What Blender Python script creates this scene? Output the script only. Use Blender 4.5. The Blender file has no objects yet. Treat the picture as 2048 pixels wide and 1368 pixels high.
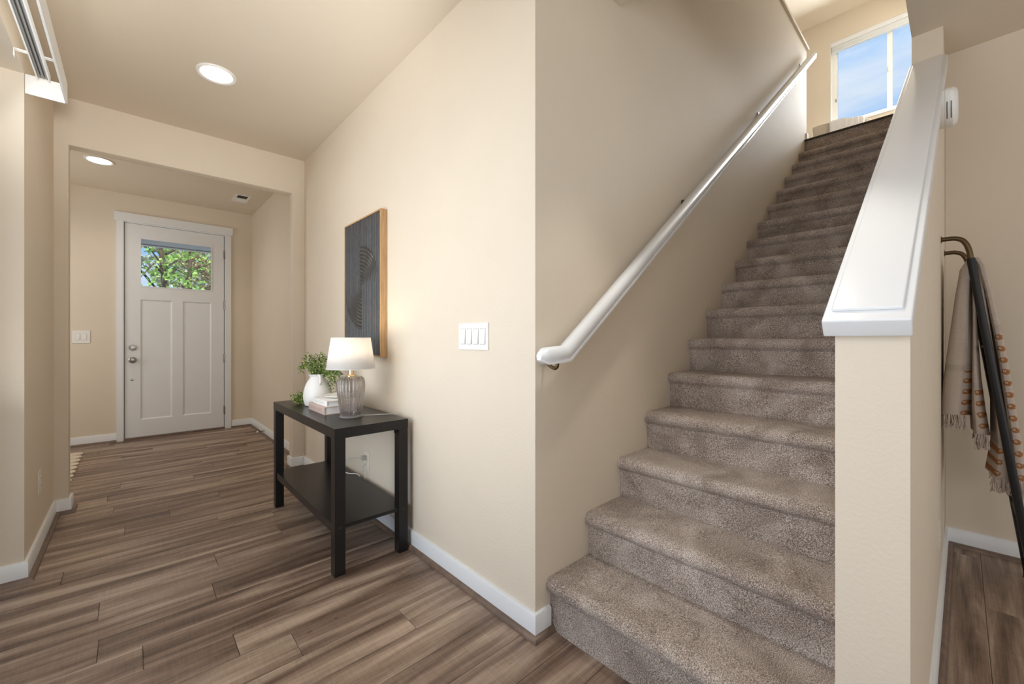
import bpy, bmesh, math, random
from mathutils import Vector, Matrix, noise
from math import sin, cos, pi, radians

random.seed(7)
SC = bpy.context.scene
COL = SC.collection

# ------------------------------------------------------------------ camera
YAW = 0.7343
cam_d = bpy.data.cameras.new('camera')
cam_d.sensor_fit = 'HORIZONTAL'; cam_d.sensor_width = 36.0
cam_d.lens = 823.07 / 2048 * 36
cam_d.shift_x = (1024 - 1007.56) / 2048
cam_d.shift_y = (676.44 - 684) / 2048
cam_d.clip_start = 0.02; cam_d.clip_end = 300
cam = bpy.data.objects.new('camera', cam_d); COL.objects.link(cam)
cam.location = (0, 0, 1.10); cam.rotation_euler = (pi / 2, 0, -YAW)
SC.camera = cam

# ------------------------------------------------------------------ exposure / colour
vs = SC.view_settings
vs.view_transform = 'Standard'; vs.look = 'None'; vs.exposure = 0.74; vs.gamma = 1.0
vs.use_curve_mapping = False
try:
    SC.cycles.max_bounces = 10; SC.cycles.diffuse_bounces = 6; SC.cycles.glossy_bounces = 4
    SC.cycles.transparent_max_bounces = 16; SC.cycles.transmission_bounces = 8
    SC.cycles.use_denoising = True
    SC.cycles.caustics_reflective = False; SC.cycles.caustics_refractive = False
    SC.cycles.sample_clamp_indirect = 6.0
except Exception:
    pass

# ------------------------------------------------------------------ sky (blue with thin cloud)
wd = bpy.data.worlds.new('sky'); SC.world = wd; wd.use_nodes = True
wn = wd.node_tree.nodes; wl = wd.node_tree.links; wn.clear()
w_out = wn.new('ShaderNodeOutputWorld'); w_bg = wn.new('ShaderNodeBackground')
w_tc = wn.new('ShaderNodeTexCoord'); w_map = wn.new('ShaderNodeMapping')
w_map.inputs['Scale'].default_value = (2.2, 2.2, 6.0)
w_map.inputs['Rotation'].default_value = (0.25, 0.1, 0.4)
w_n = wn.new('ShaderNodeTexNoise'); w_n.inputs['Scale'].default_value = 2.0
w_n.inputs['Detail'].default_value = 7; w_n.inputs['Roughness'].default_value = 0.55
w_n.inputs['Distortion'].default_value = 0.4
w_r = wn.new('ShaderNodeValToRGB')
w_r.color_ramp.elements[0].position = 0.36; w_r.color_ramp.elements[0].color = (0.30, 0.58, 1.0, 1)
w_r.color_ramp.elements[1].position = 0.72; w_r.color_ramp.elements[1].color = (0.86, 0.92, 1.0, 1)
wl.new(w_tc.outputs['Generated'], w_map.inputs['Vector']); wl.new(w_map.outputs['Vector'], w_n.inputs['Vector'])
wl.new(w_n.outputs['Fac'], w_r.inputs['Fac']); wl.new(w_r.outputs['Color'], w_bg.inputs['Color'])
w_bg.inputs['Strength'].default_value = 0.62
wl.new(w_bg.outputs['Background'], w_out.inputs['Surface'])

# ------------------------------------------------------------------ daylight, ceiling cans, added fill lights
def area(name, loc, direction, sx, sy, watts, col):
    l = bpy.data.lights.new(name, 'AREA'); l.shape = 'RECTANGLE'; l.size = sx; l.size_y = sy
    l.energy = watts; l.color = col
    o = bpy.data.objects.new(name, l); COL.objects.link(o); o.location = loc
    o.rotation_euler = Vector(direction).to_track_quat('-Z', 'Y').to_euler()
    return o
DAY = (1.0, 0.99, 0.975)
SKYC = (0.90, 0.96, 1.0)
area('patio_daylight', (-0.80, 1.15, 1.40), (1, 0, -0.5), 3.2, 2.30, 22, DAY)            # sky through the patio door
area('jamb_fill', (-0.62, 1.35, 1.20), (0.22, 1.0, 0), 0.34, 2.2, 12, DAY)               # added fill that brightens the patio jamb
area('upward_fill', (-0.60, 1.25, 0.9), (1, 0, 1.5), 2.8, 1.2, 10, DAY)         # added fill tilted up to brighten the hall ceiling
area('side_fill', (-0.345, -1.7, 1.45), (1, 0, -0.1), 1.5, 1.7, 16, DAY)          # added fill for the half wall front and nook
area('rear_fill', (1.3, -4.42, 1.45), (0, 1, 0), 2.6, 1.7, 15, DAY)          # added general fill from behind the camera
area('rear_upward_fill', (1.3, -4.40, 1.0), (0, 1, 0.8), 2.6, 0.9, 9, DAY)  # added fill tilted up from the rear
area('stair_window_daylight', (7.02, 0.60, 4.52), (-1, 0, -0.25), 1.05, 0.9, 46, SKYC)
area('loft_fill', (3.2, 3.36, 4.6), (0, -1, 0), 1.6, 1.2, 13, SKYC)  # added fill for the loft and upper ceiling, no window there
area('foyer_fill', (-1.50, 5.0, 1.5), (1, 0, 0), 0.8, 1.4, 9, DAY)  # added fill for the entry, the wall has no window

sun_d = bpy.data.lights.new('sun', 'SUN'); sun_d.energy = 4.5; sun_d.angle = 0.009; sun_d.color = (1.0, 0.95, 0.87)
sun = bpy.data.objects.new('sun', sun_d); COL.objects.link(sun); sun.rotation_euler = Vector((0.03, 0.55, -0.83)).to_track_quat('-Z', 'Y').to_euler()
def spot(name, loc, watts, col, ang=150, rad=0.06):
    l = bpy.data.lights.new(name, 'SPOT'); l.energy = watts; l.color = col
    l.spot_size = radians(ang); l.spot_blend = 0.6; l.shadow_soft_size = rad
    o = bpy.data.objects.new(name, l); COL.objects.link(o); o.location = loc
    return o
WARM = (1.0, 0.95, 0.87)
fl_ = spot('hall_ceiling_fill', (-0.05, 0.25, 1.45), 88, (1.0, 0.99, 0.97), 66, 0.15)             # added unseen spot, aimed up so the ceiling lights the hall
fl_.rotation_euler = Vector((0.10, 1.50, 1.15)).to_track_quat('-Z', 'Y').to_euler()

# ------------------------------------------------------------------ materials
MATS = {}
def newmat(name):
    m = bpy.data.materials.new(name); m.use_nodes = True
    nt = m.node_tree; b = nt.nodes.get('Principled BSDF')
    MATS[name] = m
    return m, nt.nodes, nt.links, b
def ramp(n, stops):
    r = n.new('ShaderNodeValToRGB'); e = r.color_ramp.elements
    while len(e) > len(stops): e.remove(e[-1])
    while len(e) < len(stops): e.new(0.5)
    for el, (p, c) in zip(e, stops): el.position = p; el.color = (*c, 1)
    return r
def noise_tex(n, l, vec, scale, detail=3, rough=0.5, dist=0.0):
    t = n.new('ShaderNodeTexNoise'); t.inputs['Scale'].default_value = scale
    t.inputs['Detail'].default_value = detail; t.inputs['Roughness'].default_value = rough
    t.inputs['Distortion'].default_value = dist
    if vec is not None: l.new(vec, t.inputs['Vector'])
    return t
def bump(n, l, b, h, strength, dist):
    bp = n.new('ShaderNodeBump'); bp.inputs['Strength'].default_value = strength; bp.inputs['Distance'].default_value = dist
    l.new(h, bp.inputs['Height']); l.new(bp.outputs['Normal'], b.inputs['Normal'])
    return bp
def plain(name, col, rough=0.5, metal=0.0, var=0.04, nscale=30, bmp=0.0, bscale=200, coat=0.0, spec=0.5):
    m, n, l, b = newmat(name)
    g = n.new('ShaderNodeNewGeometry')
    t = noise_tex(n, l, g.outputs['Position'], nscale, 4)
    c0 = tuple(max(0, c * (1 - var)) for c in col); c1 = tuple(min(1, c * (1 + var)) for c in col)
    r = ramp(n, [(0.3, c0), (0.7, c1)]); l.new(t.outputs['Fac'], r.inputs['Fac'])
    l.new(r.outputs['Color'], b.inputs['Base Color'])
    b.inputs['Roughness'].default_value = rough; b.inputs['Metallic'].default_value = metal
    b.inputs['Coat Weight'].default_value = coat; b.inputs['Specular IOR Level'].default_value = spec
    if bmp:
        t2 = noise_tex(n, l, g.outputs['Position'], bscale, 2)
        bump(n, l, b, t2.outputs['Fac'], bmp, 0.002)
    return m

WALL = plain('beige_wall_paint', (0.715, 0.635, 0.522), 0.62, var=0.012, nscale=3, bmp=0.35, bscale=110, spec=0.3)
CEIL = plain('beige_ceiling_paint', (0.715, 0.635, 0.522), 0.75, var=0.01, nscale=2, bmp=0.2, bscale=90, spec=0.2)
WHITE = plain('white_trim_paint', (0.77, 0.79, 0.81), 0.30, var=0.01, nscale=5, bmp=0.05, bscale=60)
CAPW = plain('white_gloss_cap_paint', (0.78, 0.80, 0.82), 0.22, var=0.012, nscale=4, bmp=0.12, bscale=35)
DOORW = plain('white_door_paint', (0.75, 0.765, 0.78), 0.42, var=0.015, nscale=6)
PLAST = plain('white_plastic', (0.82, 0.82, 0.80), 0.32, var=0.01)
DARKP = plain('dark_slot', (0.02, 0.02, 0.02), 0.6)
GREYP = plain('grey_track', (0.30, 0.30, 0.29), 0.4)
NICKEL = plain('brushed_nickel', (0.33, 0.32, 0.30), 0.25, metal=1.0)
BRONZE = plain('aged_bronze', (0.115, 0.080, 0.042), 0.36, metal=0.9)
BLACKM = plain('black_metal', (0.009, 0.009, 0.010), 0.42, spec=0.35)
BRASS = plain('antique_brass', (0.62, 0.46, 0.27), 0.28, metal=1.0)
CERAM = plain('white_ceramic', (0.86, 0.86, 0.85), 0.45, var=0.02, nscale=14, bmp=0.08, bscale=40)
PAPER = plain('paper_pages', (0.80, 0.79, 0.80), 0.8, var=0.03)
COVW = plain('white_book_cover', (0.86, 0.86, 0.84), 0.45)
COVP = plain('dusty_pink_book_cover', (0.58, 0.45, 0.40), 0.55)
PINKI = plain('rose_ink', (0.48, 0.33, 0.27), 0.6)
GREYI = plain('grey_ink', (0.60, 0.63, 0.62), 0.6)
LINEN = plain('cream_linen', (0.62, 0.55, 0.44), 0.85, var=0.06, nscale=120, bmp=0.4, bscale=500)
TOWEL = plain('white_throw', (0.86, 0.86, 0.86), 0.95, var=0.03, nscale=60, bmp=0.6, bscale=400)
BARK = plain('tree_bark', (0.10, 0.07, 0.05), 0.9, var=0.3, nscale=12, bmp=0.6, bscale=40)
ROOFM = plain('blue_grey_shingle', (0.30, 0.38, 0.50), 0.85, var=0.12, nscale=6)
SIDING = plain('grey_siding', (0.50, 0.52, 0.54), 0.7)
PALEGR = plain('pale_bounce_ground', (0.55, 0.54, 0.52), 0.9, var=0.1, nscale=3)  # unseen ground, made pale to throw light onto the porch beam
CORDW = plain('white_cord', (0.80, 0.78, 0.74), 0.45)
CORDG = plain('clear_grey_cord', (0.46, 0.44, 0.40), 0.4)
RUGM = plain('cream_rug_pile', (0.66, 0.57, 0.45), 0.95, var=0.05, nscale=150, bmp=0.5, bscale=400)

def mat_floor(name, dark, mid, light, rough=0.42):
    m, n, l, b = newmat(name)
    g = n.new('ShaderNodeNewGeometry'); oi = n.new('ShaderNodeObjectInfo')
    off = n.new('ShaderNodeVectorMath'); off.operation = 'SCALE'; off.inputs[0].default_value = (37.0, 11.0, 5.0)
    l.new(oi.outputs['Random'], off.inputs['Scale'])
    ad = n.new('ShaderNodeVectorMath'); ad.operation = 'ADD'
    l.new(g.outputs['Position'], ad.inputs[0]); l.new(off.outputs['Vector'], ad.inputs[1])
    def mp(sx, sy):
        k = n.new('ShaderNodeMapping'); k.inputs['Scale'].default_value = (sx, sy, 1)
        l.new(ad.outputs['Vector'], k.inputs['Vector']); return k.outputs['Vector']
    st = noise_tex(n, l, mp(1.1, 13), 1.0, 5, 0.55, 0.6)        # long soft streaks
    gr = noise_tex(n, l, mp(5, 170), 1.0, 4, 0.6, 0.3)          # fine grain lines
    sw = noise_tex(n, l, mp(95, 9), 1.0, 4, 0.65, 1.2)              # saw marks across the board
    kn = noise_tex(n, l, mp(7, 26), 1.0, 2, 0.5, 1.5)           # small dark knots
    r = ramp(n, [(0.33, dark), (0.50, mid), (0.70, light)])
    a1 = n.new('ShaderNodeMath'); a1.operation = 'MULTIPLY_ADD'; a1.inputs[1].default_value = 0.26
    l.new(gr.outputs['Fac'], a1.inputs[0]); l.new(st.outputs['Fac'], a1.inputs[2])
    a2 = n.new('ShaderNodeMath'); a2.operation = 'MULTIPLY_ADD'; a2.inputs[1].default_value = 0.13
    l.new(sw.outputs['Fac'], a2.inputs[0]); l.new(a1.outputs[0], a2.inputs[2])
    a3 = n.new('ShaderNodeMath'); a3.operation = 'SUBTRACT'; a3.inputs[1].default_value = 0.195
    l.new(a2.outputs[0], a3.inputs[0])
    a4 = n.new('ShaderNodeMath'); a4.operation = 'MULTIPLY_ADD'; a4.inputs[1].default_value = 0.05; 
    l.new(oi.outputs['Random'], a4.inputs[0]); l.new(a3.outputs[0], a4.inputs[2])
    a5 = n.new('ShaderNodeMath'); a5.operation = 'SUBTRACT'; a5.inputs[1].default_value = 0.018
    l.new(a4.outputs[0], a5.inputs[0]); l.new(a5.outputs[0], r.inputs['Fac'])
    kr = ramp(n, [(0.74, (1, 1, 1)), (0.80, (0.35, 0.30, 0.28))]); l.new(kn.outputs['Fac'], kr.inputs['Fac'])
    mx = n.new('ShaderNodeMix'); mx.data_type = 'RGBA'; mx.blend_type = 'MULTIPLY'; mx.inputs['Factor'].default_value = 1.0
    l.new(r.outputs['Color'], mx.inputs['A']); l.new(kr.outputs['Color'], mx.inputs['B'])
    l.new(mx.outputs['Result'], b.inputs['Base Color'])
    b.inputs['Roughness'].default_value = rough
    bump(n, l, b, a2.outputs[0], 0.15, 0.003)
    return m
FLOORM = mat_floor('weathered_oak_plank', (0.080, 0.047, 0.033), (0.225, 0.155, 0.114), (0.46, 0.355, 0.275))
SHOEM = plain('oak_shoe_molding', (0.165, 0.112, 0.083), 0.38, var=0.22, nscale=22, bmp=0.1, bscale=120)

def mat_carpet(name):
    m, n, l, b = newmat(name)
    g = n.new('ShaderNodeNewGeometry')
    sp = noise_tex(n, l, g.outputs['Position'], 330, 2, 0.6)
    sp2 = noise_tex(n, l, g.outputs['Position'], 120, 2, 0.5)
    pa = noise_tex(n, l, g.outputs['Position'], 5.5, 4, 0.55, 0.8)     # brushed pile patches
    r = ramp(n, [(0.30, (0.15, 0.108, 0.083)), (0.50, (0.43, 0.345, 0.29)), (0.70, (0.84, 0.75, 0.68))])
    a = n.new('ShaderNodeMath'); a.operation = 'MULTIPLY_ADD'; a.inputs[1].default_value = 0.42
    l.new(pa.outputs['Fac'], a.inputs[0])
    s = n.new('ShaderNodeMath'); s.operation = 'MULTIPLY_ADD'; s.inputs[1].default_value = 1.15; s.inputs[2].default_value = -0.285
    l.new(sp.outputs['Fac'], s.inputs[0]); l.new(s.outputs[0], a.inputs[2])
    l.new(a.outputs[0], r.inputs['Fac']); l.new(r.outputs['Color'], b.inputs['Base Color'])
    b.inputs['Roughness'].default_value = 0.95; b.inputs['Specular IOR Level'].default_value = 0.1
    b.inputs['Sheen Weight'].default_value = 0.15; b.inputs['Sheen Roughness'].default_value = 0.5
    mm = n.new('ShaderNodeMath'); mm.operation = 'MULTIPLY_ADD'; mm.inputs[1].default_value = 0.6
    l.new(sp2.outputs['Fac'], mm.inputs[0]); l.new(sp.outputs['Fac'], mm.inputs[2])
    bump(n, l, b, mm.outputs[0], 1.0, 0.006)
    return m
CARPET = mat_carpet('brown_cut_pile_carpet')

def mat_table():
    m, n, l, b = newmat('black_brown_woodgrain')
    g = n.new('ShaderNodeNewGeometry'); k = n.new('ShaderNodeMapping'); k.inputs['Scale'].default_value = (60, 4, 60)
    l.new(g.outputs['Position'], k.inputs['Vector'])
    t = noise_tex(n, l, k.outputs['Vector'], 3, 4, 0.6)
    r = ramp(n, [(0.3, (0.005, 0.005, 0.0055)), (0.7, (0.014, 0.013, 0.013))]); l.new(t.outputs['Fac'], r.inputs['Fac'])
    l.new(r.outputs['Color'], b.inputs['Base Color']); b.inputs['Roughness'].default_value = 0.30; b.inputs['Specular IOR Level'].default_value = 0.36
    bump(n, l, b, t.outputs['Fac'], 0.12, 0.001)
    return m
TABLEM = mat_table()

def mat_lightwood():
    m, n, l, b = newmat('light_oak_frame')
    g = n.new('ShaderNodeNewGeometry'); k = n.new('ShaderNodeMapping'); k.inputs['Scale'].default_value = (60, 60, 5)
    l.new(g.outputs['Position'], k.inputs['Vector'])
    t = noise_tex(n, l, k.outputs['Vector'], 2, 4, 0.6)
    r = ramp(n, [(0.3, (0.42, 0.25, 0.12)), (0.7, (0.58, 0.38, 0.20))]); l.new(t.outputs['Fac'], r.inputs['Fac'])
    l.new(r.outputs['Color'], b.inputs['Base Color']); b.inputs['Roughness'].default_value = 0.45
    return m
OAKF = mat_lightwood()
ARTM = plain('charcoal_plaster_relief', (0.044, 0.044, 0.043), 0.30, var=0.2, nscale=25, bmp=0.2, bscale=150)

def mat_glass(name, tint, rough=0.02, diffuse=0.0, dcol=(0.8, 0.8, 0.8)):
    m, n, l, b = newmat(name)
    out = n.get('Material Output'); n.remove(b)
    tr = n.new('ShaderNodeBsdfTransparent'); tr.inputs['Color'].default_value = (*tint, 1)
    gl = n.new('ShaderNodeBsdfGlossy'); gl.inputs['Roughness'].default_value = rough
    fr = n.new('ShaderNodeFresnel'); fr.inputs['IOR'].default_value = 1.45
    mx = n.new('ShaderNodeMixShader'); l.new(fr.outputs['Fac'], mx.inputs['Fac'])
    l.new(tr.outputs['BSDF'], mx.inputs[1]); l.new(gl.outputs['BSDF'], mx.inputs[2])
    last = mx
    if diffuse:
        df = n.new('ShaderNodeBsdfTranslucent'); df.inputs['Color'].default_value = (*dcol, 1)
        d2 = n.new('ShaderNodeBsdfDiffuse'); d2.inputs['Color'].default_value = (*dcol, 1)
        a = n.new('ShaderNodeMixShader'); a.inputs['Fac'].default_value = 0.5
        l.new(df.outputs['BSDF'], a.inputs[1]); l.new(d2.outputs['BSDF'], a.inputs[2])
        m2 = n.new('ShaderNodeMixShader'); m2.inputs['Fac'].default_value = diffuse
        l.new(mx.outputs['Shader'], m2.inputs[1]); l.new(a.outputs['Shader'], m2.inputs[2]); last = m2
    l.new(last.outputs['Shader'], out.inputs['Surface'])
    return m
PANE = mat_glass('window_glass', (0.97, 0.98, 0.98))
def mat_smoke():
    m, n, l, b = newmat('smoky_ribbed_glass')
    b.inputs['Base Color'].default_value = (0.74, 0.695, 0.665, 1); b.inputs['Transmission Weight'].default_value = 0.92
    b.inputs['Roughness'].default_value = 0.07; b.inputs['IOR'].default_value = 1.38
    b.inputs['Coat Weight'].default_value = 0.5; b.inputs['Coat Roughness'].default_value = 0.05
    g = n.new('ShaderNodeNewGeometry'); t = noise_tex(n, l, g.outputs['Position'], 90, 3)
    bump(n, l, b, t.outputs['Fac'], 0.12, 0.002)
    return m
SMOKE = mat_smoke()
CLEARG = mat_glass('clear_glass_foot', (0.92, 0.92, 0.92), 0.05, 0.35, (0.85, 0.85, 0.83))

def mat_shade():
    m, n, l, b = newmat('white_fabric_shade')
    out = n.get('Material Output'); n.remove(b)
    g = n.new('ShaderNodeNewGeometry'); t = noise_tex(n, l, g.outputs['Position'], 300, 2)
    r = ramp(n, [(0.3, (0.82, 0.81, 0.80)), (0.7, (0.90, 0.89, 0.88))]); l.new(t.outputs['Fac'], r.inputs['Fac'])
    d = n.new('ShaderNodeBsdfDiffuse'); tl = n.new('ShaderNodeBsdfTranslucent')
    l.new(r.outputs['Color'], d.inputs['Color']); l.new(r.outputs['Color'], tl.inputs['Color'])
    mx = n.new('ShaderNodeMixShader'); mx.inputs['Fac'].default_value = 0.45
    l.new(d.outputs['BSDF'], mx.inputs[1]); l.new(tl.outputs['BSDF'], mx.inputs[2])
    l.new(mx.outputs['Shader'], out.inputs['Surface'])
    return m
SHADE = mat_shade()
def mat_emit(name, col, s):
    m, n, l, b = newmat(name)
    b.inputs['Base Color'].default_value = (*col, 1)
    b.inputs['Emission Color'].default_value = (*col, 1); b.inputs['Emission Strength'].default_value = s
    return m
LENS = mat_emit('lit_lamp_lens', (1.0, 0.93, 0.82), 3.5)
BULB = mat_emit('lit_bulb', (1.0, 0.85, 0.62), 3.0)

def mat_leaf(name, c0, c1, c2, sc=60, trans=0.3):
    m, n, l, b = newmat(name)
    out = n.get('Material Output')
    g = n.new('ShaderNodeNewGeometry')
    r = ramp(n, [(0.0, c0), (0.55, c1), (1.0, c2)]); l.new(g.outputs['Random Per Island'], r.inputs['Fac'])
    l.new(r.outputs['Color'], b.inputs['Base Color']); b.inputs['Roughness'].default_value = 0.5
    tl = n.new('ShaderNodeBsdfTranslucent'); l.new(r.outputs['Color'], tl.inputs['Color'])
    mx = n.new('ShaderNodeMixShader'); mx.inputs['Fac'].default_value = trans
    l.new(b.outputs['BSDF'], mx.inputs[1]); l.new(tl.outputs['BSDF'], mx.inputs[2]); l.new(mx.outputs['Shader'], out.inputs['Surface'])
    return m
LEAF = mat_leaf('green_leaves', (0.05, 0.11, 0.03), (0.28, 0.46, 0.11), (0.68, 0.74, 0.28))
SEED = plain('dark_seed_heads', (0.045, 0.028, 0.022), 0.7)
TREEG = mat_leaf('spring_green_foliage', (0.06, 0.16, 0.03), (0.22, 0.42, 0.08), (0.46, 0.62, 0.16))
TREEB = mat_leaf('grey_green_foliage', (0.10, 0.13, 0.09), (0.28, 0.33, 0.22), (0.48, 0.50, 0.38))
TREEO = mat_leaf('olive_bush_foliage', (0.16, 0.14, 0.07), (0.34, 0.29, 0.16), (0.46, 0.40, 0.24))

def mat_blanket():
    m, n, l, b = newmat('woven_cream_blanket')
    uv = n.new('ShaderNodeUVMap')
    k = n.new('ShaderNodeMapping'); k.inputs['Rotation'].default_value = (0, 0, 0.5); k.inputs['Scale'].default_value = (1, 1, 1)
    l.new(uv.outputs['UV'], k.inputs['Vector'])
    w = n.new('ShaderNodeTexWave'); w.inputs['Scale'].default_value = 150; w.inputs['Distortion'].default_value = 0.6
    l.new(k.outputs['Vector'], w.inputs['Vector'])
    r = ramp(n, [(0.2, (0.46, 0.385, 0.33)), (0.8, (0.62, 0.54, 0.47))]); l.new(w.outputs['Fac'], r.inputs['Fac'])
    # rust paisley motifs in single file: u = distance across the motif row, v = distance along it
    sep = n.new('ShaderNodeSeparateXYZ'); l.new(uv.outputs['UV'], sep.inputs['Vector'])
    def M(op, a, b_=None):
        q = n.new('ShaderNodeMath'); q.operation = op
        for k_, v_ in enumerate((a, b_)):
            if v_ is None: continue
            if isinstance(v_, (int, float)): q.inputs[k_].default_value = v_
            else: l.new(v_, q.inputs[k_])
        return q.outputs[0]
    vv = M('MULTIPLY', M('SUBTRACT', M('FRACT', M('DIVIDE', sep.outputs['Y'], 0.047)), 0.5), 0.047)
    d1 = M('SQRT', M('ADD', M('POWER', sep.outputs['X'], 2.0), M('POWER', vv, 2.0)))
    d2 = M('SQRT', M('ADD', M('POWER', M('SUBTRACT', sep.outputs['X'], 0.003), 2.0), M('POWER', M('SUBTRACT', vv, 0.002), 2.0)))
    cut = noise_tex(n, l, uv.outputs['UV'], 160, 2)
    rad = M('ADD', 0.0055, M('MULTIPLY', cut.outputs['Fac'], 0.012))
    hole = M('GREATER_THAN', d2, 0.0042); m2n = M('MULTIPLY', M('LESS_THAN', d1, rad), hole)
    dot = M('LESS_THAN', d2, 0.0016)
    m2 = n.new('ShaderNodeMath'); m2.operation = 'MAXIMUM'; l.new(m2n, m2.inputs[0]); l.new(dot, m2.inputs[1])
    mx = n.new('ShaderNodeMix'); mx.data_type = 'RGBA'; l.new(m2.outputs[0], mx.inputs['Factor'])
    l.new(r.outputs['Color'], mx.inputs['A']); mx.inputs['B'].default_value = (0.36, 0.165, 0.07, 1)
    l.new(mx.outputs['Result'], b.inputs['Base Color']); b.inputs['Roughness'].default_value = 0.95
    b.inputs['Specular IOR Level'].default_value = 0.1
    bump(n, l, b, w.outputs['Fac'], 0.5, 0.002)
    return m
BLANK = mat_blanket()
FRINGE = plain('cream_fringe_yarn', (0.50, 0.42, 0.36), 0.95, var=0.12, nscale=80)

# ------------------------------------------------------------------ helpers
WLOC = {}
def finish(name, me, mat, parent=None, smooth=True, center=True, base=None):
    """link a mesh (in world coordinates) as one object, origin at its own centre"""
    vsx = [v.co for v in me.vertices]
    if base is not None: c = Vector(base)
    elif center and vsx:
        mn = Vector((min(v.x for v in vsx), min(v.y for v in vsx), min(v.z for v in vsx)))
        mxv = Vector((max(v.x for v in vsx), max(v.y for v in vsx), max(v.z for v in vsx)))
        c = (mn + mxv) / 2
    else: c = Vector((0, 0, 0))
    me.transform(Matrix.Translation(-c))
    me.materials.append(mat)
    o = bpy.data.objects.new(name, me); COL.objects.link(o)
    WLOC[o] = c.copy()
    o.location = c
    if parent is not None:
        o.parent = parent; o.location = c - WLOC[parent]
    if smooth:
        for p in me.polygons: p.use_smooth = True
        try: me.set_sharp_from_angle(angle=radians(38))
        except Exception: pass
    return o
def from_bm(name, bm, mat, parent=None, smooth=True, bevel=0.0, seg=2, base=None):
    if bevel > 0:
        eds = [e for e in bm.edges if len(e.link_faces) == 2 and e.calc_face_angle(0) > radians(25)]
        bmesh.ops.bevel(bm, geom=eds, offset=bevel, segments=seg, profile=0.6, affect='EDGES', clamp_overlap=True)
    me = bpy.data.meshes.new(name); bm.to_mesh(me); bm.free()
    return finish(name, me, mat, parent, smooth, base=base)
def bbox(bm, x0, x1, y0, y1, z0, z1):
    v = [bm.verts.new(p) for p in ((x0, y0, z0), (x1, y0, z0), (x1, y1, z0), (x0, y1, z0), (x0, y0, z1), (x1, y0, z1), (x1, y1, z1), (x0, y1, z1))]
    for f in ((0, 3, 2, 1), (4, 5, 6, 7), (0, 1, 5, 4), (1, 2, 6, 5), (2, 3, 7, 6), (3, 0, 4, 7)):
        bm.faces.new([v[i] for i in f])
    return v
def box(name, b, mat, parent=None, bevel=0.0, seg=2, base=None):
    bm = bmesh.new(); bbox(bm, *b)
    return from_bm(name, bm, mat, parent, bevel=bevel, seg=seg, base=base)
def boxes(name, bs, mat, parent=None, bevel=0.0, seg=2):
    bm = bmesh.new()
    for b in bs: bbox(bm, *b)
    return from_bm(name, bm, mat, parent, bevel=bevel, seg=seg)
def prism(name, pts, axis, a, b, mat, parent=None, bevel=0.0, holes=None):
    """extrude a polygon (2-D points in the plane normal to axis) from a to b"""
    def P(u, v, w):
        return {'X': (w, u, v), 'Y': (u, w, v), 'Z': (u, v, w)}[axis]
    bm = bmesh.new()
    f0 = [bm.verts.new(P(u, v, a)) for u, v in pts]; f1 = [bm.verts.new(P(u, v, b)) for u, v in pts]
    bm.faces.new(f0); bm.faces.new(f1[::-1])
    n = len(pts)
    for i in range(n): bm.faces.new((f0[i], f1[i], f1[(i + 1) % n], f0[(i + 1) % n]))
    bmesh.ops.recalc_face_normals(bm, faces=bm.faces)
    return from_bm(name, bm, mat, parent, bevel=bevel)
def lathe_bm(bm, prof, c, axis='Z', seg=32, cap=True, rmod=None):
    rings = []
    for r, h in prof:
        ring = []
        for i in range(seg):
            a = 2 * pi * i / seg; rr = r * (rmod(a, h) if rmod else 1)
            x, y = rr * cos(a), rr * sin(a)
            p = {'Z': (x, y, h), 'Y': (x, h, y), 'X': (h, x, y)}[axis]
            ring.append(bm.verts.new((c[0] + p[0], c[1] + p[1], c[2] + p[2])))
        rings.append(ring)
    for a, b in zip(rings, rings[1:]):
        for i in range(seg): bm.faces.new((a[i], a[(i + 1) % seg], b[(i + 1) % seg], b[i]))
    if cap:
        bm.faces.new(rings[0][::-1]); bm.faces.new(rings[-1])
    bmesh.ops.recalc_face_normals(bm, faces=bm.faces)
def lathe(name, prof, c, mat, parent=None, axis='Z', seg=32, cap=True, rmod=None):
    bm = bmesh.new(); lathe_bm(bm, prof, c, axis, seg, cap, rmod)
    return from_bm(name, bm, mat, parent)
def tube_bm(bm, pts, r, seg=10, taper=None):
    pts = [Vector(p) for p in pts]; rings = []
    up = Vector((0.13, 0.21, 0.97))
    for i, p in enumerate(pts):
        d = (pts[min(i + 1, len(pts) - 1)] - pts[max(i - 1, 0)]).normalized()
        s = d.cross(up)
        if s.length < 1e-3: s = d.cross(Vector((1, 0, 0)))
        s.normalize(); t = s.cross(d).normalized()
        rr = r if taper is None else r * taper(i / (len(pts) - 1))
        rings.append([bm.verts.new(p + (s * cos(2 * pi * k / seg) + t * sin(2 * pi * k / seg)) * rr) for k in range(seg)])
    for a, b in zip(rings, rings[1:]):
        for k in range(seg): bm.faces.new((a[k], a[(k + 1) % seg], b[(k + 1) % seg], b[k]))
    bm.faces.new(rings[0][::-1]); bm.faces.new(rings[-1])
def smooth_path(pts, n=8):
    pts = [Vector(p) for p in pts]; out = []
    P = [pts[0]] + pts + [pts[-1]]
    for i in range(1, len(P) - 2):
        for k in range(n):
            t = k / n; a, b, c, d = P[i - 1], P[i], P[i + 1], P[i + 2]
            out.append(0.5 * ((2 * b) + (c - a) * t + (2 * a - 5 * b + 4 * c - d) * t * t + (3 * b - a - 3 * c + d) * t ** 3))
    out.append(pts[-1]); return out
def tube(name, pts, r, mat, parent=None, seg=10, taper=None):
    bm = bmesh.new(); tube_bm(bm, pts, r, seg, taper)
    bmesh.ops.recalc_face_normals(bm, faces=bm.faces)
    return from_bm(name, bm, mat, parent)
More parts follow.
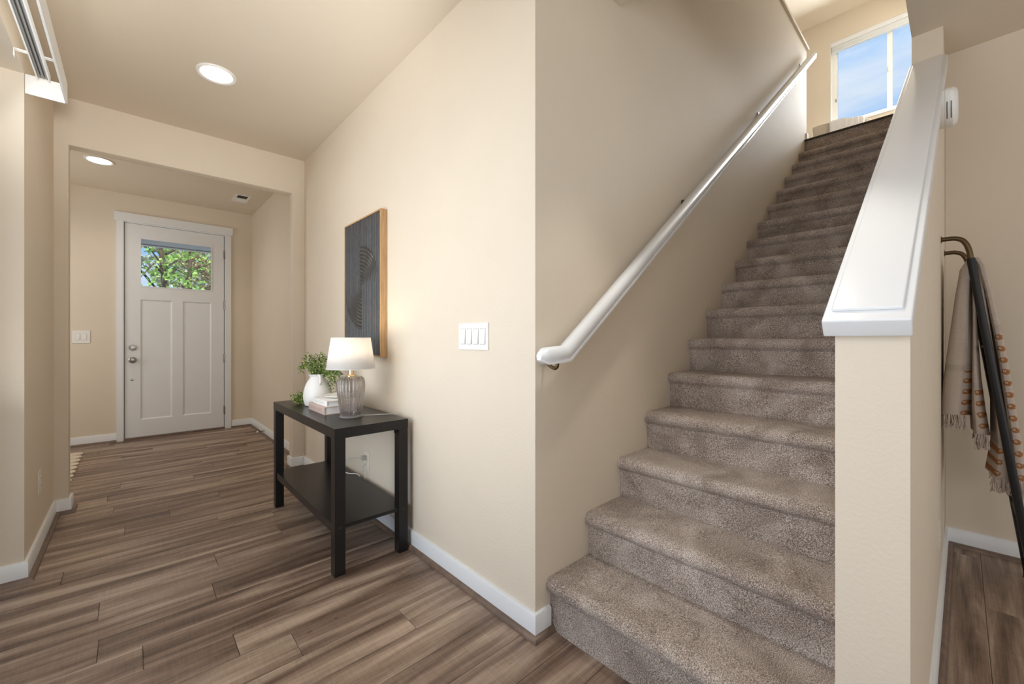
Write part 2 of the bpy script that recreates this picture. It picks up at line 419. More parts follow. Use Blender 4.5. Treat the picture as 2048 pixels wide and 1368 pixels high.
def sweep(name, path, prof, mat, parent=None):
    """mitred run along a plan path; prof = (distance out of the wall to the right of travel, height)"""
    P = [Vector((p[0], p[1])) for p in path]; rings = []; bm = bmesh.new()
    def nrm(a, b):
        d = (b - a).normalized(); return Vector((d.y, -d.x))
    for i, p in enumerate(P):
        if i == 0: m = nrm(P[0], P[1])
        elif i == len(P) - 1: m = nrm(P[-2], P[-1])
        else:
            n0, n1 = nrm(P[i - 1], p), nrm(p, P[i + 1]); m = (n0 + n1); m = m / max(0.2, (1 + n0.dot(n1)))
        rings.append([bm.verts.new((p.x + m.x * o, p.y + m.y * o, z)) for o, z in prof])
    k = len(prof)
    for a, b in zip(rings, rings[1:]):
        for i in range(k): bm.faces.new((a[i], b[i], b[(i + 1) % k], a[(i + 1) % k]))
    bm.faces.new(rings[0]); bm.faces.new(rings[-1][::-1])
    bmesh.ops.recalc_face_normals(bm, faces=bm.faces)
    return from_bm(name, bm, mat, parent)
def tag(o, label, cat, group=None, kind=None):
    o['label'] = label; o['category'] = cat
    if group: o['group'] = group
    if kind: o['kind'] = kind
    return o
def root(name, loc, label, cat, group=None, kind=None):
    o = bpy.data.objects.new(name, None); o.empty_display_size = 0.05; COL.objects.link(o)
    o.location = loc; WLOC[o] = Vector(loc)
    return tag(o, label, cat, group, kind)
def struct(o, label, cat):
    return tag(o, label, cat, None, 'structure')

# ================================================================== THE SETTING
XA, YW, XL, YH, YD, XF = 1.0997, 1.0456, -0.3633, 3.7756, 6.0126, 1.1288
ZC, ZF, ZH = 2.6206, 2.6555, 2.324
YJ = 2.838                # far jamb of the patio opening
XB = 3.25                 # wall closing the nook on the right

# floor: base slab + planks
fl = box('floor', (-2.2, 3.5, -4.7, 6.3, -0.12, -0.0085), FLOORM)
struct(fl, 'brown weathered wood plank floor', 'floor')
PW = 0.145
joints = {0: 0.278, -1: 0.44, 4: -0.10, 2: -0.09, 3: 0.265, 6: 0.63, 11: 0.173, 9: 0.388, 13: -0.09}
rng = random.Random(3)
for k in range(-17, 30):
    y0 = 1.67 + PW * k; y1 = min(y0 + PW, 6.0)
    if y1 - y0 < 0.02: continue
    xmin = -0.50 if y0 < 3.7 else -1.55
    xmax = 1.0997 if y0 >= 1.05 else 3.25
    if 0.05 < y0 + PW / 2 < 1.05: xmax = 1.30
    if y0 > 3.88: xmax = 1.1288
    j = joints.get(k, rng.uniform(-0.6, 0.6))
    x = j - 1.22 * 4
    while x < xmax:
        a, b = max(x, xmin), min(x + 1.22, xmax)
        if b - a > 0.03:
            bm = bmesh.new(); g = 0.0007; c = 0.0016
            lo = [(a + g, y0 + g), (b - g, y0 + g), (b - g, y1 - g), (a + g, y1 - g)]
            hi = [(a + g + c, y0 + g + c), (b - g - c, y0 + g + c), (b - g - c, y1 - g - c), (a + g + c, y1 - g - c)]
            v0 = [bm.verts.new((*p, -0.008)) for p in lo]; v1 = [bm.verts.new((*p, -c * 0.7)) for p in lo]; v2 = [bm.verts.new((*p, 0)) for p in hi]
            for A, B in ((v0, v1), (v1, v2)):
                for i in range(4): bm.faces.new((A[i], A[(i + 1) % 4], B[(i + 1) % 4], B[i]))
            bm.faces.new(v2); bm.faces.new(v0[::-1])
            from_bm('plank', bm, FLOORM, fl, smooth=False)
        x += 1.22

# ceilings
c1 = boxes('ceiling', [(-0.62, 1.657, -4.7, YH + 0.05, ZC, ZC + 0.26), (1.657, 3.45, -4.7, 0.163, ZC, ZC + 0.26)], CEIL)
struct(c1, 'beige lower ceiling with an opening over the stairs', 'ceiling')
c2 = box('ceiling_foyer', (-1.8, 1.3, YH + 0.051, 6.2, ZF, ZF + 0.2), CEIL)
struct(c2, 'beige ceiling of the entry beyond the header', 'ceiling')
c3 = box('ceiling_upper', (1.3, 7.4, -0.8, 3.6, 5.48, 5.6), CEIL)
struct(c3, 'beige ceiling over the upper landing', 'ceiling')

# walls
w = box('wall_right', (XA, XA + 0.12, YW + 0.12, YH + 0.1, 0, ZC + 0.02), WALL)
struct(w, 'beige hall wall with the dark artwork and black console table', 'wall')
w = boxes('wall_stair', [(XA, 1.657, YW, YW + 0.12, 0, ZC + 0.02), (1.6571, 5.099, YW, YW + 0.12, 0, 4.036)], WALL)
struct(w, 'beige wall beside the carpeted stairs carrying the white handrail', 'wall')
w = prism('trim_1', [(YW - 0.018, 4.036), (YW + 0.138, 4.036), (YW + 0.138, 4.066), (YW - 0.018, 4.066)], 'X', 1.66, 5.13, WALL, bevel=0.004)
struct(w, 'beige painted ledge capping the upper stair wall', 'trim')
# header between hall and entry
w = prism('wall_header', [(XL - 0.2, 0), (-0.299, 0), (-0.299, ZH), (1.005, ZH), (1.005, 0), (XA + 0.02, 0), (XA + 0.02, ZC + 0.02), (XL - 0.2, ZC + 0.02)],
          'Y', YH, YH + 0.10, WALL, bevel=0.008)
struct(w, 'beige cased opening with a dropped header before the entry', 'wall')
# left wall with the patio opening
YP0 = -0.35
w = prism('wall_left', [(YJ, 0), (YH + 0.02, 0), (YH + 0.02, ZC + 0.02), (-4.6, ZC + 0.02), (-4.6, 0), (YP0, 0), (YP0, 2.298), (YJ, 2.298)], 'X', XL - 0.13, XL, WALL)
struct(w, 'beige left wall with the patio door opening', 'wall')
# entry walls
w = prism('wall_front', [(-1.8, 0), (-0.078, 0), (-0.078, 2.36), (0.848, 2.36), (0.848, 0), (1.3, 0), (1.3, ZF + 0.02), (-1.8, ZF + 0.02)], 'Y', YD, YD + 0.15, WALL)
struct(w, 'beige end wall around the white front door', 'wall')
w = box('wall_foyer', (XF, XF + 0.12, YH + 0.1, YD, 0, ZF + 0.02), WALL)
struct(w, 'beige right wall of the entry by the front door', 'wall')
w = boxes('wall_foyer_left', [(-1.72, -1.6, YH + 0.1, YD, 0, ZF + 0.02), (-1.6, XL - 0.2, YH, YH + 0.1, 0, ZF + 0.02)], WALL)
struct(w, 'beige far left wall of the entry', 'wall')
# half wall beside the stairs, its white cap, and the full wall behind it
def skew_wall(name, x0, x1, ya0, ya1, yb0, yb1, z0, za, zb, mat):
    bm = bmesh.new()
    v = [bm.verts.new(p) for p in ((x0, ya0, z0), (x1, yb0, z0), (x1, yb1, z0), (x0, ya1, z0), (x0, ya0, za), (x1, yb0, zb), (x1, yb1, zb), (x0, ya1, za))]
    for f in ((0, 3, 2, 1), (4, 5, 6, 7), (0, 1, 5, 4), (1, 2, 6, 5), (2, 3, 7, 6), (3, 0, 4, 7)): bm.faces.new([v[i] for i in f])
    return bm
CM = 0.718
zc0 = 1.112
w = from_bm('wall_half', skew_wall('w', 1.10, 2.93, 0.063, 0.176, 0.0535, 0.163, 0, zc0, zc0 + CM * 1.83, WALL), WALL, bevel=0.006)
struct(w, 'beige half wall beside the stairs under the sloping white cap', 'wall')
w = from_bm('wall_stair_right', skew_wall('w', 2.93, 7.1, 0.0535, 0.163, 0.052, 0.163, 0, ZC, ZC, WALL), WALL)
struct(w, 'full height beige wall where the sloping white cap ends', 'wall')
w = boxes('wall_upper_side', [(3.4505, 7.1, 0.045, 0.163, ZC + 0.0005, ZC + 0.26), (1.66, 7.1, 0.045, 0.163, ZC + 0.26, 5.48), (1.537, 1.657, 0.045, 3.5, ZC + 0.26, 5.48), (1.657, 7.1, 3.42, 3.54, 3.0, 5.48)], WALL)
struct(w, 'beige side walls of the upper landing', 'wall')
w = box('wall_back', (XB, XB + 0.12, -4.6, 0.0525, 0, ZC + 0.02), WALL)
struct(w, 'beige wall behind the blanket ladder', 'wall')
w = prism('wall_rear', [(-0.5, 0), (3.4, 0), (3.4, ZC), (2.7, ZC), (2.7, 0.5), (-0.1, 0.5), (-0.1, 2.35), (2.69, 2.35), (2.69, ZC), (-0.5, ZC)], 'Y', -4.65, -4.5, WALL)
struct(w, 'beige rear wall with an opening for the added window', 'wall')
# upper landing wall with the window opening
XU = 7.1
WY0, WY1, WZ0, WZ1 = 0.008, 1.185, 3.99, 5.135
w = boxes('wall_upper', [(XU, XU + 0.14, WY1, 3.5, 3.0, 5.5), (XU, XU + 0.14, -0.8, WY0, 3.0, 5.5),
                         (XU, XU + 0.14, WY0, WY1, 3.0, WZ0), (XU, XU + 0.14, WY0, WY1, WZ1, 5.5)], WALL)
struct(w, 'beige wall around the landing window', 'wall')
w = box('floor_upper', (5.03, 7.1, 0.163, 3.42, 2.84, 3.08), CARPET, bevel=0.01)
struct(w, 'brown carpeted upper landing at the head of the stairs', 'floor')
w = box('floor_loft', (1.657, 5.028, YW + 0.121, 3.42, 2.9, 3.07), CARPET)
struct(w, 'brown carpeted loft floor behind the upper stair wall', 'floor')

# sloping cap of the half wall
def slope_board(name, x0, x1, ya, yb, z0, z1, m, mat, parent=None, bevel=0.003):
    """board along the slope, square-cut at its lower end; ya/yb = (right, left) at start / end; z measured up from the line z = zc0 + m (x - 1.1)"""
    k = 1 / math.sqrt(1 + m * m); bm = bmesh.new(); ring = []
    for x, (r, l_) in ((x0, ya), (x1, yb)):
        rr = []
        for y, t in ((r, z0), (l_, z0), (l_, z1), (r, z1)):
            sx = -m * k * t if x == x0 else 0.0
            base = zc0 + m * (x - 1.10)
            zz = base + (t * k if x == x0 else t / k)
            rr.append(bm.verts.new((x + sx, y, zz)))
        ring.append(rr)
    a, b = ring
    for i in range(4): bm.faces.new((a[i], b[i], b[(i + 1) % 4], a[(i + 1) % 4]))
    bm.faces.new(a[::-1]); bm.faces.new(b)
    bmesh.ops.recalc_face_normals(bm, faces=bm.faces)
    return from_bm(name, bm, mat, parent, bevel=bevel, seg=3)
cap = root('trim_2', (1.08, 0.12, 1.1), 'sloping white gloss cap board on the half wall', 'trim', None, 'structure')
slope_board('cap_board', 1.085, 2.925, (0.0585, 0.193), (0.038, 0.170), 0.002, 0.042, CM, CAPW, cap, 0.004)
slope_board('raised_panel', 1.112, 2.925, (0.0715, 0.180), (0.051, 0.157), 0.0425, 0.050, CM, CAPW, cap, 0.003)
slope_board('under_molding', 1.094, 2.925, (0.0600, 0.181), (0.049, 0.1645), -0.004, 0.0015, CM, CAPW, cap, 0.001)

# baseboards with wood shoe molding
BP = [(0, 0.0), (0.0135, 0.0), (0.0135, 0.084), (0.010, 0.0895), (0, 0.0915)]
SP = [(0.0137, 0.0), (0.032, 0.0)] + [(0.0137 + 0.0183 * cos(a), 0.019 * sin(a)) for a in (0.35, 0.7, 1.05, 1.35)] + [(0.0137, 0.0192)]
def base_run(name, path, label, spath=None):
    o = struct(sweep(name, path, BP, WHITE), label, 'baseboard')
    sweep('shoe_molding', spath or path, SP, SHOEM, o)
base_run('baseboard_right', [(XF, YH + 0.10), (1.005, YH + 0.10), (1.005, YH), (XA, YH), (XA, YW), (1.174, YW)],
         'white baseboard with wood shoe along the hall wall under the artwork', [(XF, YH + 0.10), (1.005, YH + 0.10), (1.005, YH), (XA, YH), (XA, YW), (1.176, YW)])
base_run('baseboard_foyer', [(0.905, YD), (XF, YD), (XF, YH + 0.101)], 'white baseboard right of the front door')
base_run('baseboard_front', [(-1.6, YD), (-0.126, YD)], 'white baseboard left of the front door')
base_run('baseboard_left', [(-0.462, YJ), (XL, YJ), (XL, YH), (-0.299, YH), (-0.299, YH + 0.10), (-1.5, YH + 0.10)],
         'white baseboard wrapping the left wall corner to the cased opening')
base_run('baseboard_nook', [(1.10, 0.176), (1.10, 0.0632), (XB, 0.0525), (XB, -4.4)], 'white baseboard of the nook below the blanket ladder')

# ------------------------------------------------------------------ front door
D = root('door_1', (0.385, YD, 0), 'white craftsman front door with a high window and two panels', 'door', None, 'structure')
yf = YD + 0.002                                            # room face of the slab
dx0, dx1 = -0.0600, 0.8295
bm = bmesh.new()
for b in ((dx0, 0.066, yf, yf + 0.04, 0.022, 2.345), (0.704, dx1, yf, yf + 0.04, 0.022, 2.345), (0.066, 0.704, yf, yf + 0.04, 0.022, 0.205),
          (0.066, 0.704, yf, yf + 0.04, 1.525, 1.668), (0.066, 0.704, yf, yf + 0.04, 2.195, 2.345), (0.338, 0.433, yf, yf + 0.04, 0.205, 1.525)):
    bbox(bm, *b)
from_bm('door_stiles_and_rails', bm, DOORW, D)
for (a, b) in ((0.066, 0.338), (0.433, 0.704)):
    bm = bmesh.new(); z0, z1 = 0.205, 1.525
    o = [(a, z0), (b, z0), (b, z1), (a, z1)]; i_ = [(a + 0.014, z0 + 0.014), (b - 0.014, z0 + 0.014), (b - 0.014, z1 - 0.014), (a + 0.014, z1 - 0.014)]
    V0 = [bm.verts.new((x, yf, z)) for x, z in o]; V1 = [bm.verts.new((x, yf + 0.012, z)) for x, z in i_]
    V2 = [bm.verts.new((x, yf + 0.036, z)) for x, z in o]
    for i in range(4):
        bm.faces.new((V0[i], V0[(i + 1) % 4], V1[(i + 1) % 4], V1[i]))
    bm.faces.new(V1); bm.faces.new(V2[::-1])
    for i in range(4): bm.faces.new((V0[i], V2[i], V2[(i + 1) % 4], V0[(i + 1) % 4]))
    bmesh.ops.recalc_face_normals(bm, faces=bm.faces)
    from_bm('door_panel', bm, DOORW, D)
def ring_frame(name, x0, x1, z0, z1, w_, y0, y1, mat, parent, bevel=0.0):
    return boxes(name, [(x0, x0 + w_, y0, y1, z0, z1), (x1 - w_, x1, y0, y1, z0, z1), (x0 + w_, x1 - w_, y0, y1, z0, z0 + w_), (x0 + w_, x1 - w_, y0, y1, z1 - w_, z1)], mat, parent, bevel)
ring_frame('glazing_bead', 0.058, 0.712, 1.660, 2.203, 0.012, yf - 0.006, yf + 0.01, DOORW, D, 0.002)
box('pane', (0.066, 0.704, yf + 0.018, yf + 0.022, 1.668, 2.195), PANE, D)
# jamb + casing
boxes('door_jamb', [(-0.078, -0.0655, YD - 0.004, YD + 0.14, 0, 2.36), (0.8355, 0.848, YD - 0.004, YD + 0.14, 0, 2.36), (-0.0655, 0.8355, YD - 0.004, YD + 0.14, 2.3485, 2.36)], WHITE, D)
for (a, b) in ((-0.126, -0.072), (0.842, 0.901)): box('side_casing', (a, b, YD - 0.019, YD - 0.0005, 0, 2.358), WHITE, D, 0.002)
box('head_casing', (-0.143, 0.917, YD - 0.026, YD - 0.0005, 2.3585, 2.448), WHITE, D, 0.002)
boxes('gap_shadow', [(-0.0653, -0.0602, yf + 0.012, yf + 0.05, 0.02, 2.348), (0.8297, 0.8353, yf + 0.012, yf + 0.05, 0.02, 2.348), (-0.0602, 0.8297, yf + 0.012, yf + 0.05, 2.3452, 2.3483)], DARKP, D)  # dark strips put in as the shade of the door gap
box('threshold', (-0.065, 0.835, YD - 0.03, YD + 0.13, 0.0, 0.02), SHOEM, D, 0.005)
for zz in (0.224, 0.853, 1.499, 2.116):
    h = lathe('hinge', [(0.0065, zz - 0.05), (0.0065, zz + 0.05)], (0.8375, YD - 0.005, 0), NICKEL, D, seg=12)
    box('hinge_leaf', (0.826, 0.8345, YD - 0.002, YD + 0.0015, zz - 0.048, zz + 0.048), NICKEL, h)
dbolt = lathe('deadbolt', [(0.031, 0.0), (0.031, -0.008), (0.027, -0.014), (0.012, -0.016)], (0.002, yf, 0.998), NICKEL, D, 'Y', 28)
box('thumb_turn', (-0.0025 + 0.002, 0.0045, yf - 0.034, yf - 0.015, 0.982, 1.014), NICKEL, dbolt, 0.002)
kn = lathe('knob_rose', [(0.033, 0.0), (0.033, -0.006), (0.026, -0.011)], (0.002, yf, 0.863), NICKEL, D, 'Y', 28)
lathe('knob', [(0.011, -0.010), (0.010, -0.028), (0.018, -0.034), (0.027, -0.045), (0.028, -0.055), (0.022, -0.064), (0.008, -0.067)], (0.002, yf, 0.863), NICKEL, kn, 'Y', 28)
lathe('lower_latch_plate', [(0.013, 0.0), (0.012, -0.003), (0.004, -0.004)], (-0.002, yf, 0.650), NICKEL, D, 'Y', 20)

# patio door in the left opening
P = root('door_2', (XL - 0.12, 1.62, 0), 'white sliding patio door in the left wall opening', 'door', None, 'structure')
xp = XL - 0.125
boxes('patio_frame', [(xp - 0.05, xp + 0.003, YP0, YP0 + 0.05, 0, 2.298), (xp - 0.05, xp + 0.003, YJ - 0.05, YJ, 0, 2.298), (xp - 0.05, xp + 0.003, YP0 + 0.05, YJ - 0.05, 2.248, 2.298), (xp - 0.05, xp + 0.003, YP0 + 0.05, YJ - 0.05, 0, 0.04),
                      (xp - 0.045, xp - 0.005, 1.21, 1.28, 0.04, 2.248)], PLAST, P, 0.003)
box('pane', (xp - 0.03, xp - 0.025, YP0 + 0.05, 1.21, 0.04, 2.248), PANE, P)
box('pane', (xp - 0.03, xp - 0.025, 1.28, YJ - 0.05, 0.04, 2.248), PANE, P)

# landing window
Wn = root('window_1', (XU + 0.07, 0.597, WZ0), 'white sliding window above the upper landing with blue sky', 'window', None, 'structure')
fx0, fx1 = XU + 0.05, XU + 0.11
boxes('window_frame', [(fx0, fx1, WY1 - 0.045, WY1, WZ0, WZ1), (fx0, fx1, WY0, WY0 + 0.045, WZ0, WZ1), (fx0, fx1, WY0 + 0.045, WY1 - 0.045, WZ0, WZ0 + 0.05), (fx0, fx1, WY0 + 0.045, WY1 - 0.045, WZ1 - 0.06, WZ1)], PLAST, Wn, 0.004)
boxes('window_sash', [(fx0 + 0.01, fx1 - 0.02, 0.571, 0.622, WZ0 + 0.05, WZ1 - 0.06), (fx0 + 0.01, fx1 - 0.02, 0.622, WY1 - 0.045, WZ1 - 0.105, WZ1 - 0.06),
                      (fx0 + 0.01, fx1 - 0.02, 1.118, WY1 - 0.045, WZ0 + 0.05, WZ1 - 0.105)], PLAST, Wn, 0.003)
box('pane', (fx0 + 0.03, fx0 + 0.034, 0.622, 1.118, WZ0 + 0.05, WZ1 - 0.105), PANE, Wn)
box('pane', (fx0 + 0.035, fx0 + 0.039, WY0 + 0.045, 0.571, WZ0 + 0.05, WZ1 - 0.06), PANE, Wn)
box('sash_lock', (fx0 - 0.004, fx0 + 0.012, 0.585, 0.610, 4.50, 4.56), PLAST, Wn, 0.002)
box('sash_pull', (fx0 - 0.006, fx0 + 0.005, 1.126, 1.142, 4.33, 4.37), GREYP, Wn, 0.002)
box('window_sill', (XU - 0.012, fx0, WY0 - 0.01, WY1 + 0.01, WZ0 - 0.022, WZ0 + 0.004), WHITE, Wn, 0.003)
boxes('drywall_return', [(XU - 0.001, fx0, WY1 - 0.006, WY1 + 0.002, WZ0, WZ1)], WHITE, Wn)
bl = root('roller_blind', (XU + 0.02, 0.6, WZ1 - 0.06), 'raised white blind stacked at the top of the landing window', 'blind')
box('headrail', (XU - 0.004, XU + 0.05, WY0 + 0.008, WY1 - 0.008, WZ1 - 0.062, WZ1 - 0.004), WHITE, bl, 0.004)
for i in range(6): box('slat', (XU + 0.004, XU + 0.047, WY0 + 0.012, WY1 - 0.012, WZ1 - 0.073 - 0.009 * i, WZ1 - 0.066 - 0.009 * i), WHITE, bl, 0.001)
box('bottom_rail', (XU + 0.004, XU + 0.047, WY0 + 0.012, WY1 - 0.012, WZ1 - 0.138, WZ1 - 0.122), WHITE, bl, 0.003)
# added rear window, unseen, to go with the rear fill
R = root('added_window_rear', (1.3, -4.57, 0.5), 'added wide white window in the unseen rear wall', 'window', None, 'structure')
boxes('window_frame', [(-0.1, -0.04, -4.62, -4.55, 0.5, 2.35), (2.64, 2.70, -4.62, -4.55, 0.5, 2.35), (-0.04, 2.64, -4.62, -4.55, 0.5, 0.56), (-0.04, 2.64, -4.62, -4.55, 2.29, 2.35), (1.27, 1.33, -4.61, -4.56, 0.56, 2.29)], PLAST, R, 0.004)
box('pane', (-0.04, 1.27, -4.59, -4.586, 0.56, 2.29), PANE, R); box('pane', (1.33, 2.64, -4.59, -4.586, 0.56, 2.29), PANE, R)

S = root('added_window_side', (XL + 0.01, -1.7, 0.7), 'added white window on the unseen part of the left wall', 'window', None, 'structure')  # added frame for the side fill, the wall behind is solid
boxes('window_frame', [(XL + 0.0003, XL + 0.016, -2.57, -2.51, 0.58, 2.32), (XL + 0.0003, XL + 0.016, -0.89, -0.83, 0.58, 2.32), (XL + 0.0003, XL + 0.016, -2.51, -0.89, 0.58, 0.64), (XL + 0.0003, XL + 0.016, -2.51, -0.89, 2.26, 2.32)], PLAST, S, 0.003)
box('pane', (XL + 0.004, XL + 0.008, -2.51, -0.89, 0.64, 2.26), PANE, S)
# ================================================================== STAIRS
X0S, GO, RI = 1.152, 0.2422, 0.18
ST = root('staircase', (X0S, 0.6, 0), 'brown carpeted staircase rising between the beige wall and the half wall', 'stairs')
ZOF = 0.018
for n_ in range(1, 17):
    xb = X0S + (n_ - 1) * GO; zt = RI * n_ + ZOF; zb = 0.0 if n_ == 1 else RI * (n_ - 1) + ZOF
    xr = xb + 0.026; rr = 0.028
    prof = []
    for t in (0, 0.33, 0.66, 1): prof.append((xr, zb + (zt - 0.062 - zb) * t))
    for a in range(252, 80, -18):
        prof.append((xb + rr + rr * cos(radians(a)), zt - rr + rr * sin(radians(a))))
    xe = xb + GO + 0.030
    for t in (0.25, 0.5, 0.75, 1): prof.append((xb + rr + (xe - xb - rr) * t, zt))
    ns = 40; ya, yb = 0.1775 if xb < 1.7 else 0.171, YW - 0.001
    bm = bmesh.new(); rows = []
    for j in range(ns + 1):
        y = ya + (yb - ya) * j / ns; row = []
        for i, (px, pz) in enumerate(prof):
            d = noise.noise(Vector((px * 14, y * 14, pz * 14))) * 0.0028
            edge = min(1, (yb - y) / 0.03)
            row.append(bm.verts.new((px + d - (1 - edge) * -0.004, y, max(zb, pz + (d if 0 < i else 0) - (1 - edge) * 0.003))))
        rows.append(row)
    for a, b in zip(rows, rows[1:]):
        for i in range(len(prof) - 1): bm.faces.new((a[i], b[i], b[i + 1], a[i + 1]))
    # underside / back closing faces
    for row, flip in ((rows[0], False), (rows[-1], True)):
        e = bm.verts.new((xe, row[0].co.y, zb)); f = row + [e]
        bm.faces.new(f if not flip else f[::-1])
        row.append(e)
    bm.faces.new((rows[0][0], rows[0][-1], rows[-1][-1], rows[-1][0]))
    bm.faces.new((rows[0][-1], rows[0][-2], rows[-1][-2], rows[-1][-1]))
    bmesh.ops.recalc_face_normals(bm, faces=bm.faces)
    from_bm('step', bm, CARPET, ST)
box('top_riser', (5.02, 5.029, 0.171, YW - 0.001, RI * 16 + ZOF, 3.077), CARPET, ST)
box('landing_edge', (5.008, 5.0285, 0.171, YW - 0.001, 3.0775, 3.092), plain('dark_edge_strip', (0.06, 0.045, 0.038), 0.9), ST, 0.003)

# ================================================================== HANDRAIL
H = root('handrail', (1.07, 1.0, 1.04), 'white wooden handrail climbing the stair wall with a level lower end', 'handrail')
def sweep_xz(name, path, prof, mat, parent, scales=None):
    P = [Vector(p) for p in path]; bm = bmesh.new(); rings = []
    def nr(a, b):
        d = (b - a).normalized(); return Vector((-d.y, d.x))
    for i, p in enumerate(P):
        if i == 0: m = nr(P[0], P[1])
        elif i == len(P) - 1: m = nr(P[-2], P[-1])
        else:
            n0, n1 = nr(P[i - 1], p), nr(p, P[i + 1]); m = (n0 + n1) / (1 + n0.dot(n1))
        s = scales[i] if scales else 1
        rings.append([bm.verts.new((p.x + m.x * h * s, 0.978 + y * s, p.y + m.y * h * s)) for y, h in prof])
    k = len(prof)
    for a, b in zip(rings, rings[1:]):
        for i in range(k): bm.faces.new((a[i], b[i], b[(i + 1) % k], a[(i + 1) % k]))
    bm.faces.new(rings[0]); bm.faces.new(rings[-1][::-1])
    bmesh.ops.recalc_face_normals(bm, faces=bm.faces)
    return from_bm(name, bm, mat, parent)
RP = [(-0.023, -0.032), (0.023, -0.032), (0.024, -0.024), (0.020, -0.022), (0.022, -0.019), (0.0275, -0.010), (0.0285, 0.004)] + \
     [(0.0265, 0.013), (0.020, 0.022), (0.007, 0.0275), (-0.007, 0.0275), (-0.020, 0.022), (-0.0265, 0.013)] + [(-0.0285, 0.004), (-0.0275, -0.010), (-0.022, -0.019), (-0.020, -0.022), (-0.024, -0.024)]
SL = 0.7465
sweep_xz('rail', [(1.047, 1.037), (1.052, 1.037), (1.074, 1.0395), (1.184, 1.046), (5.035, 1.046 + SL * (5.035 - 1.184)), (5.045, 1.046 + SL * (5.045 - 1.184))], RP, CAPW, H, [0.42, 0.55, 1, 1, 1, 0.8])
for bx in (1.145, 2.3, 3.6, 4.85):
    bz = 1.044 if bx < 1.2 else 1.046 + SL * (bx - 1.184)
    off = 0.030 if bx < 1.2 else 0.034
    zz = bz - off
    br = tube('bracket', smooth_path([(bx, 0.978, zz), (bx, 0.979, zz - 0.016), (bx, 0.992, zz - 0.024), (bx, 1.020, zz - 0.012), (bx, 1.041, zz + 0.012)], 5), 0.0065, BRONZE, H, 10)
    lathe('bracket_plate', [(0.020, -0.006), (0.020, -0.0008)], (bx, YW, zz + 0.014), BRONZE, br, 'Y', 18)
# small white baseboard end at the landing corner
struct(box('baseboard_landing', (5.062, 5.113, YW - 0.014, YW - 0.0003, 3.083, 3.175), WHITE, None, 0.002), 'short white baseboard end at the head of the stairs', 'baseboard')

# ================================================================== CEILING FIXTURES
def can_light(x, y, z, label, watts, r=0.098, beam=160):
    t = root('ceiling_light', (x, y, z), label, 'ceiling light')
    bm = bmesh.new()
    lathe_bm(bm, [(r, 0.0), (r, -0.004), (r * 0.96, -0.008), (r * 0.80, -0.005), (r * 0.78, -0.001)], (x, y, z - 0.0005), 'Z', 40, True)
    from_bm('trim_ring', bm, PLAST, t)
    lathe('lens', [(r * 0.77, -0.0055), (r * 0.76, -0.0075), (r * 0.5, -0.0095), (0.002, -0.010)], (x, y, z), LENS, t, seg=40, cap=False)
    sp = spot('can_lamp', (x, y, z - 0.03), watts, WARM, beam)
    return t
can_light(0.36, 2.865, ZC, 'lit recessed ceiling light over the hall in front of the header', 4)
can_light(-0.215, 5.04, ZF, 'lit recessed ceiling light in the entry beyond the header', 9.5)
can_light(1.30, 0.56, ZC, 'added unseen ceiling light brightening the lowest stairs', 22, beam=58)  # fixture added to brighten the first steps
v = root('air_vent', (0.898, 5.34, ZF), 'small white square air vent in the entry ceiling', 'vent')
ring = [(0.825, 0.972, 5.195, 5.49)]
boxes('vent_frame', [(0.825, 0.850, 5.195, 5.49, ZF - 0.008, ZF - 0.0005), (0.947, 0.972, 5.195, 5.49, ZF - 0.008, ZF - 0.0005), (0.850, 0.947, 5.195, 5.225, ZF - 0.008, ZF - 0.0005), (0.850, 0.947, 5.46, 5.49, ZF - 0.008, ZF - 0.0005)], PLAST, v, 0.002)
box('vent_backing', (0.850, 0.947, 5.225, 5.46, ZF - 0.0025, ZF - 0.0006), DARKP, v)
for i in range(4): prism('vent_louver', [(5.345 + i * 0.029, ZF - 0.003), (5.349 + i * 0.029, ZF - 0.003), (5.373 + i * 0.029, ZF - 0.008), (5.369 + i * 0.029, ZF - 0.008)], 'X', 0.8502, 0.9468, PLAST, v)

# vertical-blind headrail over the patio opening
hv = root('blind_headrail', (-0.30, 1.6, 2.25), 'white vertical blind headrail and valance over the patio opening', 'blind')
ye = 2.845
box('valance_board', (-0.236, -0.229, -0.40, ye, 2.216, 2.309), WHITE, hv, 0.0015)
box('valance_end', (XL + 0.002, -0.2365, ye - 0.006, ye, 2.212, 2.300), PLAST, hv, 0.0015)
boxes('track', [(-0.318, -0.313, -0.38, 2.775, 2.262, 2.292), (-0.281, -0.276, -0.38, 2.775, 2.262, 2.292), (-0.3129, -0.2811, -0.38, 2.775, 2.286, 2.292)], PLAST, hv, 0.001)
boxes('track_channel', [(-0.312, -0.306, -0.38, 2.772, 2.270, 2.2855), (-0.300, -0.294, -0.38, 2.772, 2.270, 2.2855), (-0.288, -0.282, -0.38, 2.772, 2.270, 2.2855), (-0.3125, -0.2815, -0.38, 2.772, 2.2835, 2.2857)], GREYP, hv)
for yy in (2.60, 1.9, 1.2): boxes('wall_bracket', [(XL + 0.0005, -0.2365, yy, yy + 0.022, 2.2925, 2.2945), (XL + 0.0005, XL + 0.0025, yy, yy + 0.022, 2.262, 2.2925)], CORDW, hv)

